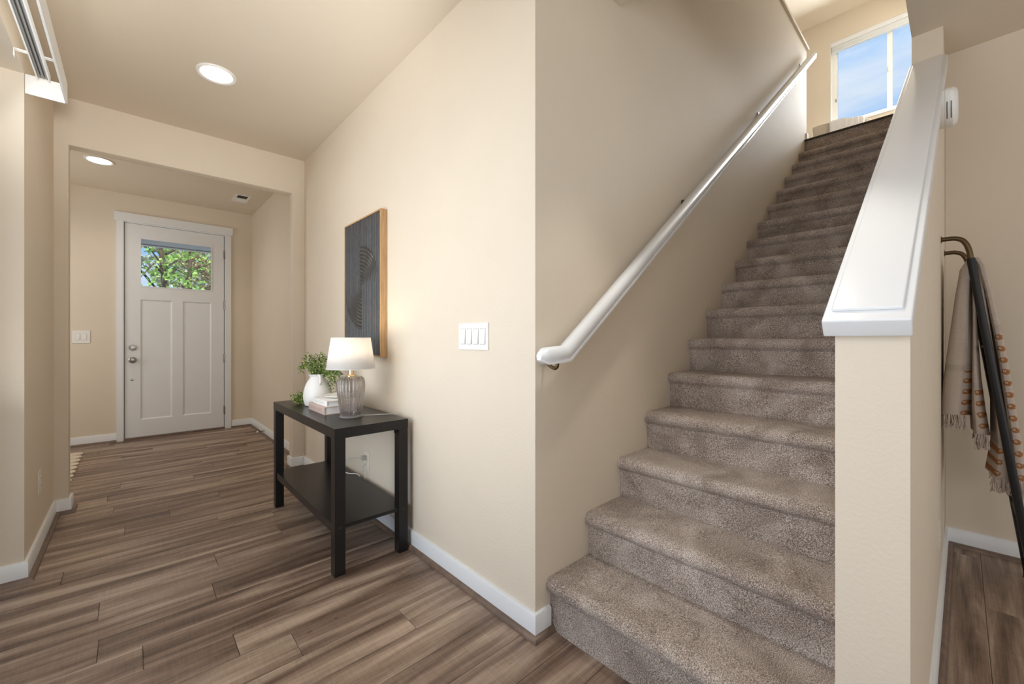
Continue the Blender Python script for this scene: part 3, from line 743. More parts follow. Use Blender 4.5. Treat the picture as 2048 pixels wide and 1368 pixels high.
# ================================================================== WALL PLATES
def outlet(name, plane, u, z, label, wdt=0.072, hgt=0.116):
    """duplex outlet; plane 'right' faces -X at XA, 'left' faces +X at XL, 'nook' faces -Y"""
    def B(u0, u1, d0, d1, z0, z1):
        if plane == 'right': return (XA - d1, XA - d0, u + u0, u + u1, z + z0, z + z1)
        if plane == 'left': return (XL + d0, XL + d1, u + u0, u + u1, z + z0, z + z1)
        yy = 0.0632 - (u - 1.1) * 0.00498
        return (u + u0, u + u1, yy - d1, yy - d0, z + z0, z + z1)
    base = B(0, 0, 0, 0, 0, 0)
    t = root('wall_outlet', (base[0], base[2], base[4]), label, 'outlet')
    box('plate', B(-wdt / 2, wdt / 2, 0.0004, 0.005, -hgt / 2, hgt / 2), OUTM, t, 0.0022)
    for zz in (-0.0195, 0.0195):
        rc = box('receptacle', B(-0.017, 0.017, 0.0051, 0.0075, zz - 0.0135, zz + 0.0135), OUTM, t, 0.002)
        boxes('slot', [B(-0.008, -0.0055, 0.0072, 0.0077, zz - 0.003, zz + 0.006), B(0.0055, 0.008, 0.0072, 0.0077, zz - 0.003, zz + 0.006)], DARKP, rc)
    return t
OUTM = plain('almond_plastic', (0.74, 0.69, 0.61), 0.4, var=0.01)
outlet('wall_outlet', 'right', 2.505, 0.330, 'almond wall outlet behind the console table with a plug in it')
outlet('wall_outlet', 'left', 3.235, 0.345, 'almond wall outlet low on the left wall')
outlet('wall_outlet', 'nook', 2.36, 0.335, 'almond wall outlet low on the half wall below the blanket')
def switch_plate(label, n_, face, c, z, w_, h_):
    t = root('light_switch', face(c, 0, z), label, 'switch')
    def B(u0, u1, d0, d1, z0, z1):
        a = face(c + u0, d0, z + z0); b = face(c + u1, d1, z + z1)
        return (min(a[0], b[0]), max(a[0], b[0]), min(a[1], b[1]), max(a[1], b[1]), min(a[2], b[2]), max(a[2], b[2]))
    box('plate', B(-w_ / 2, w_ / 2, 0.0004, 0.0062, -h_ / 2, h_ / 2), PLAST, t, 0.002)
    for i in range(n_):
        u = (i - (n_ - 1) / 2) * 0.046
        boxes('rocker_recess', [B(u - 0.0175, u - 0.0160, 0.0062, 0.0068, -0.0345, 0.0345), B(u + 0.0160, u + 0.0175, 0.0062, 0.0068, -0.0345, 0.0345), B(u - 0.0160, u + 0.0160, 0.0062, 0.0068, -0.0345, -0.0330), B(u - 0.0160, u + 0.0160, 0.0062, 0.0068, 0.0330, 0.0345)], GREYL, t)
        # tilted rocker
        bm = bmesh.new(); vs_ = []
        for (uu, dd, zz) in ((-0.0158, 0.0062, -0.0328), (0.0158, 0.0062, -0.0328), (0.0158, 0.0062, 0.0328), (-0.0158, 0.0062, 0.0328),
                             (-0.0158, 0.0125, -0.0328), (0.0158, 0.0125, -0.0328), (0.0158, 0.0068, 0.0328), (-0.0158, 0.0068, 0.0328)):
            vs_.append(bm.verts.new(face(c + u + uu, dd, z + zz)))
        for f in ((0, 3, 2, 1), (4, 5, 6, 7), (0, 1, 5, 4), (1, 2, 6, 5), (2, 3, 7, 6), (3, 0, 4, 7)): bm.faces.new([vs_[k] for k in f])
        bmesh.ops.recalc_face_normals(bm, faces=bm.faces)
        from_bm('rocker', bm, PLAST, t, bevel=0.001)
    return t
GREYL = plain('switch_gap_grey', (0.42, 0.41, 0.40), 0.6)
switch_plate('white four gang light switch on the hall wall', 4, lambda u, d, z: (XA - d, u, z), 1.412, 1.108, 0.204, 0.115)
switch_plate('white two gang light switch beside the front door', 2, lambda u, d, z: (u, YD - d, z), -0.388, 1.115, 0.128, 0.128)

# round alarm on the half wall, seen edge-on
al = root('smoke_alarm', (2.42, 0.055, 2.02), 'round white alarm mounted on the wall beside the sloping cap', 'alarm')
ax, az, ay = 2.42, 2.020, 0.0555
lathe('alarm_base', [(0.072, 0.0), (0.074, -0.010), (0.074, -0.016)], (ax, ay, az), PLAST, al, 'Y', 48)
lathe('alarm_body', [(0.0725, -0.0162), (0.0745, -0.019), (0.0745, -0.027), (0.073, -0.0285), (0.0745, -0.030), (0.074, -0.038), (0.064, -0.049), (0.050, -0.052), (0.004, -0.053)], (ax, ay, az), PLAST, al, 'Y', 48)
for dy in (0.0225, 0.0335):
    bm = bmesh.new()
    tube_bm(bm, [(ax + 0.0745 * cos(a), ay - dy, az + 0.0745 * sin(a)) for a in [radians(182 + i * 5) for i in range(11)]], 0.0013, 6)
    from_bm('vent_slot', bm, DARKP, al)

# door stop on the entry baseboard
ds = root('door_stop', (XF - 0.014, 5.28, 0.05), 'small spring door stop on the baseboard near the front door', 'door stop')
tube('spring', [(XF - 0.0142 - 0.005 * i, 5.28 + 0.0, 0.05 + 0.0) for i in range(14)], 0.006, NICKEL, ds, 10, lambda t: 1 + 0.12 * sin(t * 80))
lathe('rubber_tip', [(0.006, 0.0), (0.009, -0.004), (0.009, -0.014), (0.005, -0.018)], (XF - 0.079, 5.28, 0.05), PLAST, ds, 'X', 14)

# ================================================================== CONSOLE TABLE
TX0, TX1, TY0, TY1, TZ = 0.688, 1.062, 1.918, 3.018, 0.683
T = root('console_table', ((TX0 + TX1) / 2, (TY0 + TY1) / 2, 0), 'black woodgrain console table with a lower shelf against the hall wall', 'table')
box('tabletop', (TX0, TX1, TY0, TY1, TZ - 0.048, TZ), TABLEM, T, 0.002)
LG = 0.049
for lx in (TX0 + 0.001, TX1 - LG - 0.001):
    for ly in (TY0 + 0.001, TY1 - LG - 0.001):
        lg = box('leg', (lx, lx + LG, ly, ly + LG, 0, TZ - 0.0485), TABLEM, T, 0.002)
        if ly < 2.2: lathe('bolt_cap', [(0.0075, 0.0), (0.0075, -0.0012), (0.003, -0.0016)], (lx + LG / 2, ly, 0.222), DARKP, lg, 'Y', 14)
box('shelf', (TX0 + 0.012, TX1 - 0.004, TY0 + 0.008, TY1 - 0.008, 0.214, 0.231), TABLEM, T, 0.001)
boxes('shelf_rail', [(TX0 + 0.006, TX0 + 0.0118, TY0 + LG + 0.0015, TY1 - LG - 0.0015, 0.190, 0.232)], TABLEM, T, 0.001)
for (bx, by) in ((TX0 + LG + 0.004, TY1 - 0.04), (TX1 - LG - 0.012, TY0 + 0.03)):
    box('corner_brace', (bx, bx + 0.012, by - 0.006, by + 0.006, TZ - 0.07, TZ - 0.0485), BLACKM, T, 0.001)

# ================================================================== ARTWORK
A = root('wall_art', (1.06, 2.5, 1.42), 'charcoal relief artwork with half spirals in a light oak frame', 'artwork')
ay0, ay1, az0, az1, xf, xbk = 2.228, 2.770, 0.990, 1.848, XA - 0.042, XA - 0.001
fw = 0.0085
boxes('art_frame', [(xf, xbk, ay0, ay0 + fw, az0, az1), (xf, xbk, ay1 - fw, ay1, az0, az1), (xf, xbk, ay0 + fw, ay1 - fw, az0, az0 + fw), (xf, xbk, ay0 + fw, ay1 - fw, az1 - fw, az1)], OAKF, A, 0.0012)
pw, ph = ay1 - ay0 - 2 * fw - 0.004, az1 - az0 - 2 * fw - 0.004
NU, NV = 200, 230
verts = []; faces = []
N = 23.0 / pw
cu, cvt, cl = pw * 0.44, ph * 0.50, pw * 0.50
RM = pw * 0.50
for j in range(NV + 1):
    t = ph * j / NV
    for i in range(NU + 1):
        s = pw * i / NU                       # 0 at the left as seen from the hall
        if t >= cvt:
            q = math.hypot(s - cu, t - cvt) if (s > cu and math.hypot(s - cu, t - cvt) < RM) else (abs(s - cu) if s > cu else cl - s)
        else:
            q = math.hypot(s - cl, t - cvt) if (s < cl and math.hypot(s - cl, t - cvt) < RM) else (abs(s - cl) if s < cl else s - cu)
        ph_ = (q * N) % 1.0
        wob = noise.noise(Vector((s * 9, t * 9, 0))) * 0.0006
        h = 0.0085 * abs(sin(pi * ph_)) ** 0.8 + wob
        verts.append((xf + 0.012 - h, ay1 - fw - 0.002 - s, az0 + fw + 0.002 + t))
W1 = NU + 1
for j in range(NV):
    for i in range(NU): faces.append((j * W1 + i, j * W1 + i + 1, (j + 1) * W1 + i + 1, (j + 1) * W1 + i))
me = bpy.data.meshes.new('relief_panel'); me.from_pydata(verts, [], faces)
finish('relief_panel', me, ARTM, A)
box('backing', (xf + 0.0135, xbk - 0.002, ay0 + fw + 0.0002, ay1 - fw - 0.0002, az0 + fw + 0.0002, az1 - fw - 0.0002), BLACKM, A)

# ================================================================== TABLE LAMP
lx, ly = 0.862, 2.165
L = root('table_lamp', (lx, ly, TZ), 'lit table lamp with ribbed smoky glass base and white shade', 'lamp')
gp = [(0.0515, 0.010), (0.056, 0.04), (0.0625, 0.085), (0.068, 0.130), (0.0705, 0.165), (0.069, 0.188), (0.0635, 0.205), (0.054, 0.214), (0.050, 0.2155), (0.024, 0.2157)]
rib = lambda a, h: 1 + 0.075 * (abs(cos(11 * a)) - 0.6) * (1 if h < 0.206 else 0.25)
gi = [(0.024, 0.2115), (0.047, 0.2112)] + [(r_ - 0.0055, max(h_ - 0.002, 0.014)) for r_, h_ in gp[-3::-1]]
lathe('glass_base', gp + gi + [(0.002, 0.014), (0.002, 0.010)], (lx, ly, TZ), SMOKE, L, seg=176, cap=False, rmod=lambda a, h: rib(a, h))
lathe('glass_foot', [(0.056, 0.0005), (0.058, 0.004), (0.056, 0.0095)], (lx, ly, TZ), CLEARG, L, seg=40)
lathe('brass_collar', [(0.024, 0.2158), (0.024, 0.2185), (0.020, 0.2215), (0.013, 0.224), (0.0125, 0.262), (0.011, 0.263), (0.011, 0.30), (0.004, 0.302)], (lx, ly, TZ), BRASS, L, seg=32)
lathe('bulb', [(0.012, 0.3025), (0.020, 0.318), (0.028, 0.338), (0.026, 0.356), (0.014, 0.367), (0.002, 0.370)], (lx, ly, TZ), BULB, L, seg=20)
sh = lathe('lamp_shade', [(0.1235, 0.256), (0.099, 0.420)], (lx, ly, TZ), SHADE, L, seg=64, cap=False)
mod = sh.modifiers.new('thickness', 'SOLIDIFY'); mod.thickness = 0.0012
for nm, r_, z_ in (('shade_hem', 0.1240, 0.2555), ('shade_hem', 0.0995, 0.4165)):
    bm = bmesh.new(); lathe_bm(bm, [(r_ - 0.0012, z_), (r_ + 0.0006, z_), (r_ + 0.0004, z_ + 0.004), (r_ - 0.0012, z_ + 0.004)], (lx, ly, TZ), 'Z', 64, False); from_bm(nm, bm, SHADE, L)
bm = bmesh.new()
for k in range(3):
    a = 2 * pi * k / 3 + 0.4; tube_bm(bm, [(lx + 0.009 * cos(a), ly + 0.009 * sin(a), TZ + 0.298), (lx + 0.115 * cos(a), ly + 0.115 * sin(a), TZ + 0.30)], 0.0012, 6)
from_bm('shade_spider', bm, BRASS, L)
lamp_l = bpy.data.lights.new('lamp_bulb', 'POINT'); lamp_l.energy = 0.8; lamp_l.color = (1.0, 0.80, 0.55); lamp_l.shadow_soft_size = 0.03
lo = bpy.data.objects.new('lamp_bulb', lamp_l); COL.objects.link(lo); lo.location = (lx, ly, TZ + 0.385)
tube('cord', smooth_path([(lx + 0.05, ly - 0.03, TZ + 0.006), (lx + 0.10, ly - 0.045, TZ + 0.004), (lx + 0.155, ly - 0.07, TZ + 0.004), (TX1 + 0.002, ly - 0.115, TZ + 0.006), (XA - 0.018, ly - 0.125, TZ - 0.012),
                          (XA - 0.020, ly - 0.122, 0.58), (XA - 0.022, ly - 0.09, 0.48), (XA - 0.020, ly - 0.11, 0.36), (XA - 0.018, ly - 0.165, 0.24), (XA - 0.020, ly - 0.05, 0.14), (XA - 0.030, ly + 0.20, 0.12), (XA - 0.026, ly + 0.34, 0.27), (XA - 0.011, ly + 0.34, 0.310)], 6), 0.0022, CORDG, L, 8)

# charger cable from the outlet down behind the shelf
cb = root('power_cable', (XA - 0.02, 2.5, 0.35), 'white power cable plugged into the outlet behind the console table', 'cable')
boxes('plug', [(XA - 0.036, XA - 0.0085, 2.492, 2.518, 0.338, 0.362)], CORDG, cb, 0.005)
tube('cord', smooth_path([(XA - 0.036, 2.505, 0.35), (XA - 0.06, 2.53, 0.352), (XA - 0.085, 2.60, 0.333), (XA - 0.095, 2.65, 0.318)], 6), 0.0022, CORDG, cb, 8)
tube('adapter', [(XA - 0.095, 2.65, 0.318), (XA - 0.098, 2.67, 0.310), (XA - 0.101, 2.70, 0.296)], 0.0085, PLAST, cb, 10)
tube('tail', smooth_path([(XA - 0.101, 2.70, 0.296), (XA - 0.103, 2.715, 0.275), (XA - 0.10, 2.69, 0.245), (XA - 0.075, 2.62, 0.237), (XA - 0.036, 2.555, 0.2365), (XA - 0.0348, 2.53, 0.20), (XA - 0.05, 2.44, 0.12),
                          (XA - 0.085, 2.38, 0.085), (XA - 0.06, 2.28, 0.09), (XA - 0.03, 2.2, 0.15)], 6), 0.0028, CORDW, cb, 8)

# ================================================================== BOOKS + DISH
def book(x0, x1, y0, y1, z0, z1, cover, label, text, ink, tsize):
    b = root('book', ((x0 + x1) / 2, (y0 + y1) / 2, z0), label, 'book', 'books stacked under the white dish')
    th = 0.0032
    boxes('cover', [(x0 + 0.004, x1, y0, y1, z0, z0 + th), (x0 + 0.004, x1, y0, y1, z1 - th, z1), (x0, x0 + 0.004, y0, y1, z0 + 0.0002, z1 - 0.0002)], cover, b, 0.0008)
    box('pages', (x0 + 0.0042, x1 - 0.004, y0 + 0.004, y1 - 0.004, z0 + th + 0.0001, z1 - th - 0.0001), PAPER, b)
    cu_ = bpy.data.curves.new('spine_lettering', 'FONT'); cu_.body = text; cu_.size = tsize; cu_.extrude = 0.0002; cu_.align_x = 'CENTER'; cu_.align_y = 'CENTER'; cu_.space_character = 1.05
    tmp = bpy.data.objects.new('lettering_source', cu_); COL.objects.link(tmp)
    bpy.context.view_layer.update()
    me_ = bpy.data.meshes.new_from_object(tmp.evaluated_get(bpy.context.evaluated_depsgraph_get()))
    bpy.data.objects.remove(tmp); bpy.data.curves.remove(cu_); me_.materials.clear(); me_.materials.append(ink)
    o = bpy.data.objects.new('spine_lettering', me_); COL.objects.link(o)
    o.parent = b
    o.location = Vector((x0 - 0.0004, (y0 + y1) / 2 + 0.015, (z0 + z1) / 2)) - WLOC[b]
    o.rotation_euler = (pi / 2, 0, -pi / 2)
    return b
book(0.772, 0.965, 2.302, 2.572, TZ, TZ + 0.042, COVP, 'dusty pink book lying at the bottom of the two book stack', 'BEAUTIFUL HOME', PINKI, 0.026)
book(0.785, 0.965, 2.305, 2.535, TZ + 0.0425, TZ + 0.073, COVW, 'white book lying on the pink book under the dish', 'HERON BOTANY', GREYI, 0.021)
dsh = lathe('trinket_dish', [(0.045, 0.0006), (0.050, 0.002), (0.070, 0.008), (0.084, 0.015), (0.0855, 0.0165), (0.083, 0.017), (0.066, 0.0095), (0.045, 0.0055), (0.002, 0.005)], (0.895, 2.430, TZ + 0.0730), CERAM, seg=48)
tag(dsh, 'small white dish lying on the white book beside the lamp', 'dish')

# ================================================================== VASE + GREENERY
vx, vy = 0.858, 2.685
V = root('vase', (vx, vy, TZ), 'matte white two handled vase holding greenery on the console table', 'vase')
vp = [(0.064, 0.0005), (0.071, 0.004), (0.077, 0.022), (0.081, 0.045), (0.0815, 0.066), (0.079, 0.090), (0.073, 0.115), (0.064, 0.138), (0.052, 0.158), (0.0445, 0.169), (0.0435, 0.177), (0.049, 0.187), (0.0565, 0.1935),
      (0.0545, 0.195), (0.047, 0.187), (0.040, 0.177), (0.041, 0.168), (0.060, 0.136), (0.074, 0.080), (0.068, 0.02), (0.002, 0.012)]
lathe('vase_body', vp, (vx, vy, TZ), CERAM, V, seg=48)
for sgn in (1, -1):
    a = math.atan2(-0.9, -0.1) + (0 if sgn > 0 else pi)
    d = Vector((cos(a), sin(a), 0))
    tube('handle', smooth_path([Vector((vx, vy, TZ + 0.186)) + d * 0.050, Vector((vx, vy, TZ + 0.187)) + d * 0.066, Vector((vx, vy, TZ + 0.172)) + d * 0.080, Vector((vx, vy, TZ + 0.150)) + d * 0.080, Vector((vx, vy, TZ + 0.138)) + d * 0.068], 6), 0.0085, CERAM, V, 12, lambda t: 0.8 + 0.35 * abs(t - 0.4))
def leaf(bm, p, d, size, rg):
    d = d.normalized(); s = d.cross(Vector((rg.uniform(-1, 1), rg.uniform(-1, 1), rg.uniform(-1, 1))))
    if s.length < 1e-3: return
    s.normalize(); n_ = s.cross(d)
    a = bm.verts.new(p); b = bm.verts.new(p + d * size * 0.5 + s * size * 0.38 + n_ * size * 0.08); c = bm.verts.new(p + d * size); e = bm.verts.new(p + d * size * 0.5 - s * size * 0.38 + n_ * size * 0.08)
    bm.faces.new((a, b, c)); bm.faces.new((a, c, e))
def greenery(t, starts, seed, leaf_n=26, size=0.012, seeds=True, fill=None):
    rg = random.Random(seed); bs = bmesh.new(); bl_ = bmesh.new(); bd = bmesh.new()
    for (p0, mid, tip) in starts:
        path = smooth_path([p0, mid, tip], 6); tube_bm(bs, path, 0.0009, 4, lambda q: 1 - 0.5 * q)
        L_ = len(path)
        for k in range(leaf_n):
            q = 0.12 + 0.85 * k / leaf_n; i = min(int(q * (L_ - 1)), L_ - 2); p = path[i].lerp(path[i + 1], q * (L_ - 1) - i)
            ax_ = (path[i + 1] - path[i]).normalized()
            dr = (ax_ * 0.35 + Vector((rg.uniform(-1, 1), rg.uniform(-1, 1), rg.uniform(-0.8, 1)))).normalized()
            leaf(bl_, p + dr * rg.uniform(0.001, 0.012), dr, size * rg.uniform(0.7, 1.25), rg)
        if seeds:
            for k in range(3):
                i = L_ - 1 - rg.randrange(0, max(1, L_ // 3)); off_ = Vector((rg.uniform(-1, 1), rg.uniform(-1, 1), rg.uniform(-0.4, 1))) * 0.011
                bmesh.ops.create_icosphere(bd, subdivisions=1, radius=rg.uniform(0.0018, 0.0031), matrix=Matrix.Translation(path[i] + off_))
    o = from_bm('stems', bs, plain('stem_green', (0.16, 0.17, 0.07), 0.7), t); o['kind'] = 'stuff'
    o = from_bm('leaves', bl_, LEAF, t, smooth=False); o['kind'] = 'stuff'
    if seeds: o = from_bm('seed_heads', bd, SEED, t); o['kind'] = 'stuff'
g = root('greenery', (vx, vy, TZ + 0.19), 'bushy small leaved greenery with dark seed heads in the white vase', 'plant')
rg = random.Random(11); sts = []
for k in range(46):
    a = rg.uniform(0, 2 * pi); r_ = rg.uniform(0.02, 0.098); hgt = rg.uniform(0.03, 0.140) * (1.15 - r_ * 3.6)
    base = Vector((vx + 0.028 * cos(a) * rg.random(), vy + 0.028 * sin(a) * rg.random(), TZ + 0.176))
    tip = Vector((vx + r_ * cos(a), vy + r_ * sin(a), TZ + 0.195 + hgt))
    sts.append((base, base.lerp(tip, 0.5) + Vector((0, 0, 0.022)), tip))
for k in range(30):                                       # trailing side toward the wall and lamp
    y_ = rg.uniform(-0.115, -0.04); x_ = rg.uniform(0.02, 0.10)
    base = Vector((vx + 0.02, vy - 0.03, TZ + 0.180)); tip = Vector((vx + x_ + 0.02, vy + y_ - 0.01, TZ + rg.uniform(0.06, 0.20)))
    sts.append((base, Vector((vx + x_ * 0.75 + 0.02, vy + y_ * 0.75 - 0.02, TZ + rg.uniform(0.20, 0.235))), tip))
for k in range(8):                                        # airy sprays at the left
    base = Vector((vx - 0.02, vy + 0.02, TZ + 0.180)); tip = Vector((vx - rg.uniform(0.05, 0.09), vy + rg.uniform(0.07, 0.12), TZ + rg.uniform(0.19, 0.25)))
    sts.append((base, base.lerp(tip, 0.55) + Vector((0, 0, 0.045)), tip))
greenery(g, sts, 5, 22, 0.0115)
g2 = root('greenery', (0.79, 2.83, TZ), 'small leafy sprig lying on the table end beside the white vase', 'plant')
sts = []
for k in range(22):
    a = rg.uniform(0, 2 * pi); r_ = rg.uniform(0.015, 0.05)
    base = Vector((0.79, 2.80, TZ + 0.004)); tip = Vector((0.785 + r_ * cos(a) * 0.9, 2.825 + r_ * sin(a) * 1.3, TZ + rg.uniform(0.012, 0.075)))
    sts.append((base, base.lerp(tip, 0.5) + Vector((0, 0, 0.012)), tip))
greenery(g2, sts, 9, 18, 0.0125)

# ================================================================== RUG (scalloped edge, mostly behind the left wing)
def rug():
    pts = []; x1 = -0.432; ya, yb = 4.50, 5.64; n = 8
    for i in range(n):
        y0 = ya + (yb - ya) * i / n; w_ = (yb - ya) / n
        for k in range(7):
            a = pi * k / 7
            pts.append((x1 + 0.088 * sin(a) ** 0.8, y0 + w_ * (1 - cos(a)) / 2))
    pts += [(x1, yb), (-1.45, yb), (-1.45, ya)]
    o = prism('entry_rug', pts, 'Z', 0.0005, 0.012, RUGM)
    tag(o, 'cream rug with a scalloped edge on the entry floor', 'rug')
rug()

# ================================================================== BLANKET LADDER + BLANKET
X1, X2 = 2.62, 3.05
LD = root('blanket_ladder', ((X1 + X2) / 2, -0.21, 0), 'black metal blanket ladder with bronze bent tops leaning on the half wall', 'ladder')
def ladder_y(z): return -0.032 - 0.126 * (1.429 - z)
for xr_, wy in ((X1, 0.0553), (X2, 0.0528)):
    rl = tube('side_rail', [(xr_, ladder_y(z), z) for z in (0.008, 0.5, 1.0, 1.436)], 0.0130, BLACKM, LD, 14)
    tp = tube('bent_top', smooth_path([(xr_, wy - 0.004, 1.529), (xr_, wy - 0.03, 1.529), (xr_, 0.012, 1.527), (xr_, -0.006, 1.518), (xr_, -0.019, 1.497), (xr_, -0.027, 1.468), (xr_, -0.0312, 1.4365)], 5), 0.0095, BRONZE, LD, 14)
    lathe('wall_foot', [(0.008, -0.009), (0.010, -0.004), (0.015, -0.0022), (0.015, -0.0004)], (xr_, wy, 1.529), BRONZE, tp, 'Y', 18)
    lathe('rubber_foot', [(0.0145, 0.0), (0.0145, 0.02), (0.0135, 0.025)], (xr_, ladder_y(0.012), 0.0003), BLACKM, rl, 'Z', 14)
for zz in (1.42, 1.06, 0.70, 0.34):
    tube('rung', [(X1 + 0.010, ladder_y(zz), zz), (X2 - 0.010, ladder_y(zz), zz)], 0.0085, BLACKM, LD, 12)

BK = root('throw_blanket', (2.83, -0.04, 1.42), 'cream fringed blanket with rust paisley motifs hung over the ladder', 'blanket')
def fold(name, rows, xs, wave, seed, thick=0.010, hem=True):
    """a hanging length of cloth folded over on itself. rows = [(z, y_outer, y_inner)] from the rung down; the near edge shows the folded layers"""
    rg = random.Random(seed); bm = bmesh.new(); uvl = bm.loops.layers.uv.new('UVMap'); n = 44; R_ = []
    zs = [r[0] for r in rows]
    dense = []
    for a, b in zip(rows, rows[1:]):
        for k in range(6):
            t = k / 6; dense.append(tuple(a[i] + (b[i] - a[i]) * t for i in range(3)))
    dense.append(rows[-1])
    for ri, (z, yo, yi) in enumerate(dense):
        q = ri / (len(dense) - 1); ring = []
        mid, hw = (yo + yi) / 2, abs(yo - yi) / 2
        for k in range(n):
            a = 2 * pi * k / n
            # super-ellipse outline: long in X, hw in Y, rippled
            ex = math.copysign(abs(cos(a)) ** 0.55, cos(a)); ey = math.copysign(abs(sin(a)) ** 0.55, sin(a))
            rip = 1 + wave * q * sin(3 * a + seed) * 0.6 + 0.03 * sin(7 * a + 5 * q)
            x = (xs[0] + xs[1]) / 2 + ex * (xs[1] - xs[0]) / 2 * (0.96 + 0.04 * q) 
            y = mid + ey * hw * rip + wave * 0.018 * q * sin((x - xs[0]) * 26 + seed)
            ring.append(bm.verts.new((x, y, z + 0.004 * sin(a * 2 + seed) * q)))
        R_.append(ring)
    for j, (a, b) in enumerate(zip(R_, R_[1:])):
        for k in range(n):
            f = bm.faces.new((a[k], a[(k + 1) % n], b[(k + 1) % n], b[k]))
            for lp, (kk, jj) in zip(f.loops, ((k, j), (k + 1, j), (k + 1, j + 1), (k, j + 1))):
                co = lp.vert.co
                lp[uvl].uv = (kk / n * 1.0, -co.z * 1.0)
    bm.faces.new(R_[0][::-1]); bm.faces.new(R_[-1])
    bmesh.ops.recalc_face_normals(bm, faces=bm.faces)
    return from_bm(name, bm, BLANK, BK), [v for v in dense[-1:]], rg
def set_uv_row(o, rows, side, zmax, inset):
    """u = distance of the cloth point from the printed row (kept near the outer or inner edge of the fold), v = height"""
    me = o.data; uv = me.uv_layers['UVMap']
    def edge(z):
        for a, b in zip(rows, rows[1:]):
            if a[0] >= z >= b[0]:
                t = (a[0] - z) / (a[0] - b[0]); return a[side] + (b[side] - a[side]) * t
        return rows[-1][side] if z < rows[-1][0] else rows[0][side]
    for lp in me.loops:
        co = me.vertices[lp.vertex_index].co + WLOC[o]
        e = edge(co.z); sgn = 1 if side == 1 and rows[0][1] < rows[0][2] else -1
        u = (co.y - e) * sgn - inset if co.z < zmax else 0.3
        if co.x > 2.80: u += 0.0
        uv.data[lp.index].uv = (u + 0.12 * max(0.0, co.x - 2.66), co.z)
xs = (2.640, 3.030)
r1 = [(1.437, -0.033, -0.018), (1.40, -0.036, 0.000), (1.285, -0.036, 0.013), (1.07, -0.038, 0.031), (0.90, -0.032, 0.043), (0.765, -0.024, 0.046)]
r2 = [(1.425, -0.044, -0.034), (1.16, -0.050, -0.036), (0.93, -0.060, -0.034), (0.80, -0.070, -0.034), (0.69, -0.082, -0.040)]
r3 = [(1.430, -0.058, -0.046), (1.26, -0.078, -0.060), (1.05, -0.098, -0.078), (0.85, -0.118, -0.095), (0.65, -0.130, -0.098), (0.52, -0.142, -0.086)]
r4 = [(1.442, -0.062, -0.034), (1.41, -0.078, -0.044), (1.30, -0.094, -0.066), (1.13, -0.118, -0.088), (1.01, -0.135, -0.102), (0.81, -0.156, -0.120), (0.65, -0.172, -0.134), (0.52, -0.182, -0.136)]
f1, _, _ = fold('back_drape', r1, xs, 0.42, 1)
f2, _, _ = fold('inner_drape', r2, (2.655, 3.02), 0.35, 2)
f3, _, _ = fold('front_inner_drape', r3, (2.655, 3.02), 0.3, 3)
f4, _, _ = fold('front_drape', r4, xs, 0.22, 4)
set_uv_row(f1, r1, 1, 0.98, 0.012); set_uv_row(f2, r2, 1, 0.90, 0.012); set_uv_row(f3, r3, 2, 0.66, 0.014); set_uv_row(f4, r4, 1, 1.15, 0.014)
def fringe(z, y0, y1, seed, ln=0.055):
    rg = random.Random(seed); bm = bmesh.new()
    for k in range(70):
        x = rg.uniform(2.645, 3.02) if k > 26 else rg.uniform(2.638, 2.66); y = rg.uniform(min(y0, y1) + 0.004, max(y0, y1) - 0.004); l_ = ln * rg.uniform(0.75, 1.15)
        tube_bm(bm, [(x, y, z + 0.006), (x + rg.uniform(-.004, .004), y + rg.uniform(-.005, .005), z - l_ * 0.5), (x + rg.uniform(-.006, .006), y + rg.uniform(-.009, .009), z - l_)], 0.0019, 5)
    o = from_bm('fringe', bm, FRINGE, BK); o['kind'] = 'stuff'
fringe(0.765, -0.024, 0.046, 1); fringe(0.69, -0.082, -0.040, 2); fringe(0.52, -0.142, -0.086, 3); fringe(0.52, -0.182, -0.136, 4)

# ================================================================== ARMCHAIR ON THE LANDING
AC = root('armchair', (6.35, 1.0, 3.08), 'cream upholstered armchair on the upper landing under the window', 'chair')
def rot_pts(pts, c, a):
    return [(c[0] + (x - c[0]) * cos(a) - (y - c[1]) * sin(a), c[1] + (x - c[0]) * sin(a) + (y - c[1]) * cos(a), z) for x, y, z in pts]
def soft_box(name, b, mat, parent, bevel, ang, c):
    bm = bmesh.new(); bbox(bm, *b)
    for v_ in bm.verts: v_.co = rot_pts([tuple(v_.co)], c, ang)[0]
    return from_bm(name, bm, mat, parent, bevel=bevel, seg=4)
CC = (6.28, 0.915); AN = radians(28)                          # centre of the chair back; local +X runs to its front, toward the window
ztop = 3.70
def back_shell():
    bm = bmesh.new(); P_ = []
    n = 20
    for k in range(n + 1):                                     # curved back seen from behind, flaring at the top
        a = -1.15 + 2.30 * k / n
        P_.append((6.43 - 0.14 * cos(a) , 0.915 + 0.285 * sin(a) / sin(1.15)))
    prof = [(0.03, 3.22), (0.015, 3.45), (0.0, 3.60), (-0.014, ztop - 0.03), (-0.006, ztop - 0.006), (0.02, ztop), (0.06, ztop - 0.004), (0.075, ztop - 0.03), (0.08, 3.45), (0.08, 3.22)]
    rows = []
    for (x, y) in P_:
        d = Vector((6.62 - x, (0.915 - y) * 1.0)).normalized()
        rows.append([bm.verts.new(rot_pts([(x + d.x * o, y + d.y * o, z)], CC, AN)[0]) for o, z in prof])
    for a, b in zip(rows, rows[1:]):
        for k in range(len(prof)): bm.faces.new((a[k], b[k], b[(k + 1) % len(prof)], a[(k + 1) % len(prof)]))
    bm.faces.new(rows[0]); bm.faces.new(rows[-1][::-1])
    bmesh.ops.recalc_face_normals(bm, faces=bm.faces)
    return from_bm('backrest', bm, LINEN, AC)
back_shell()
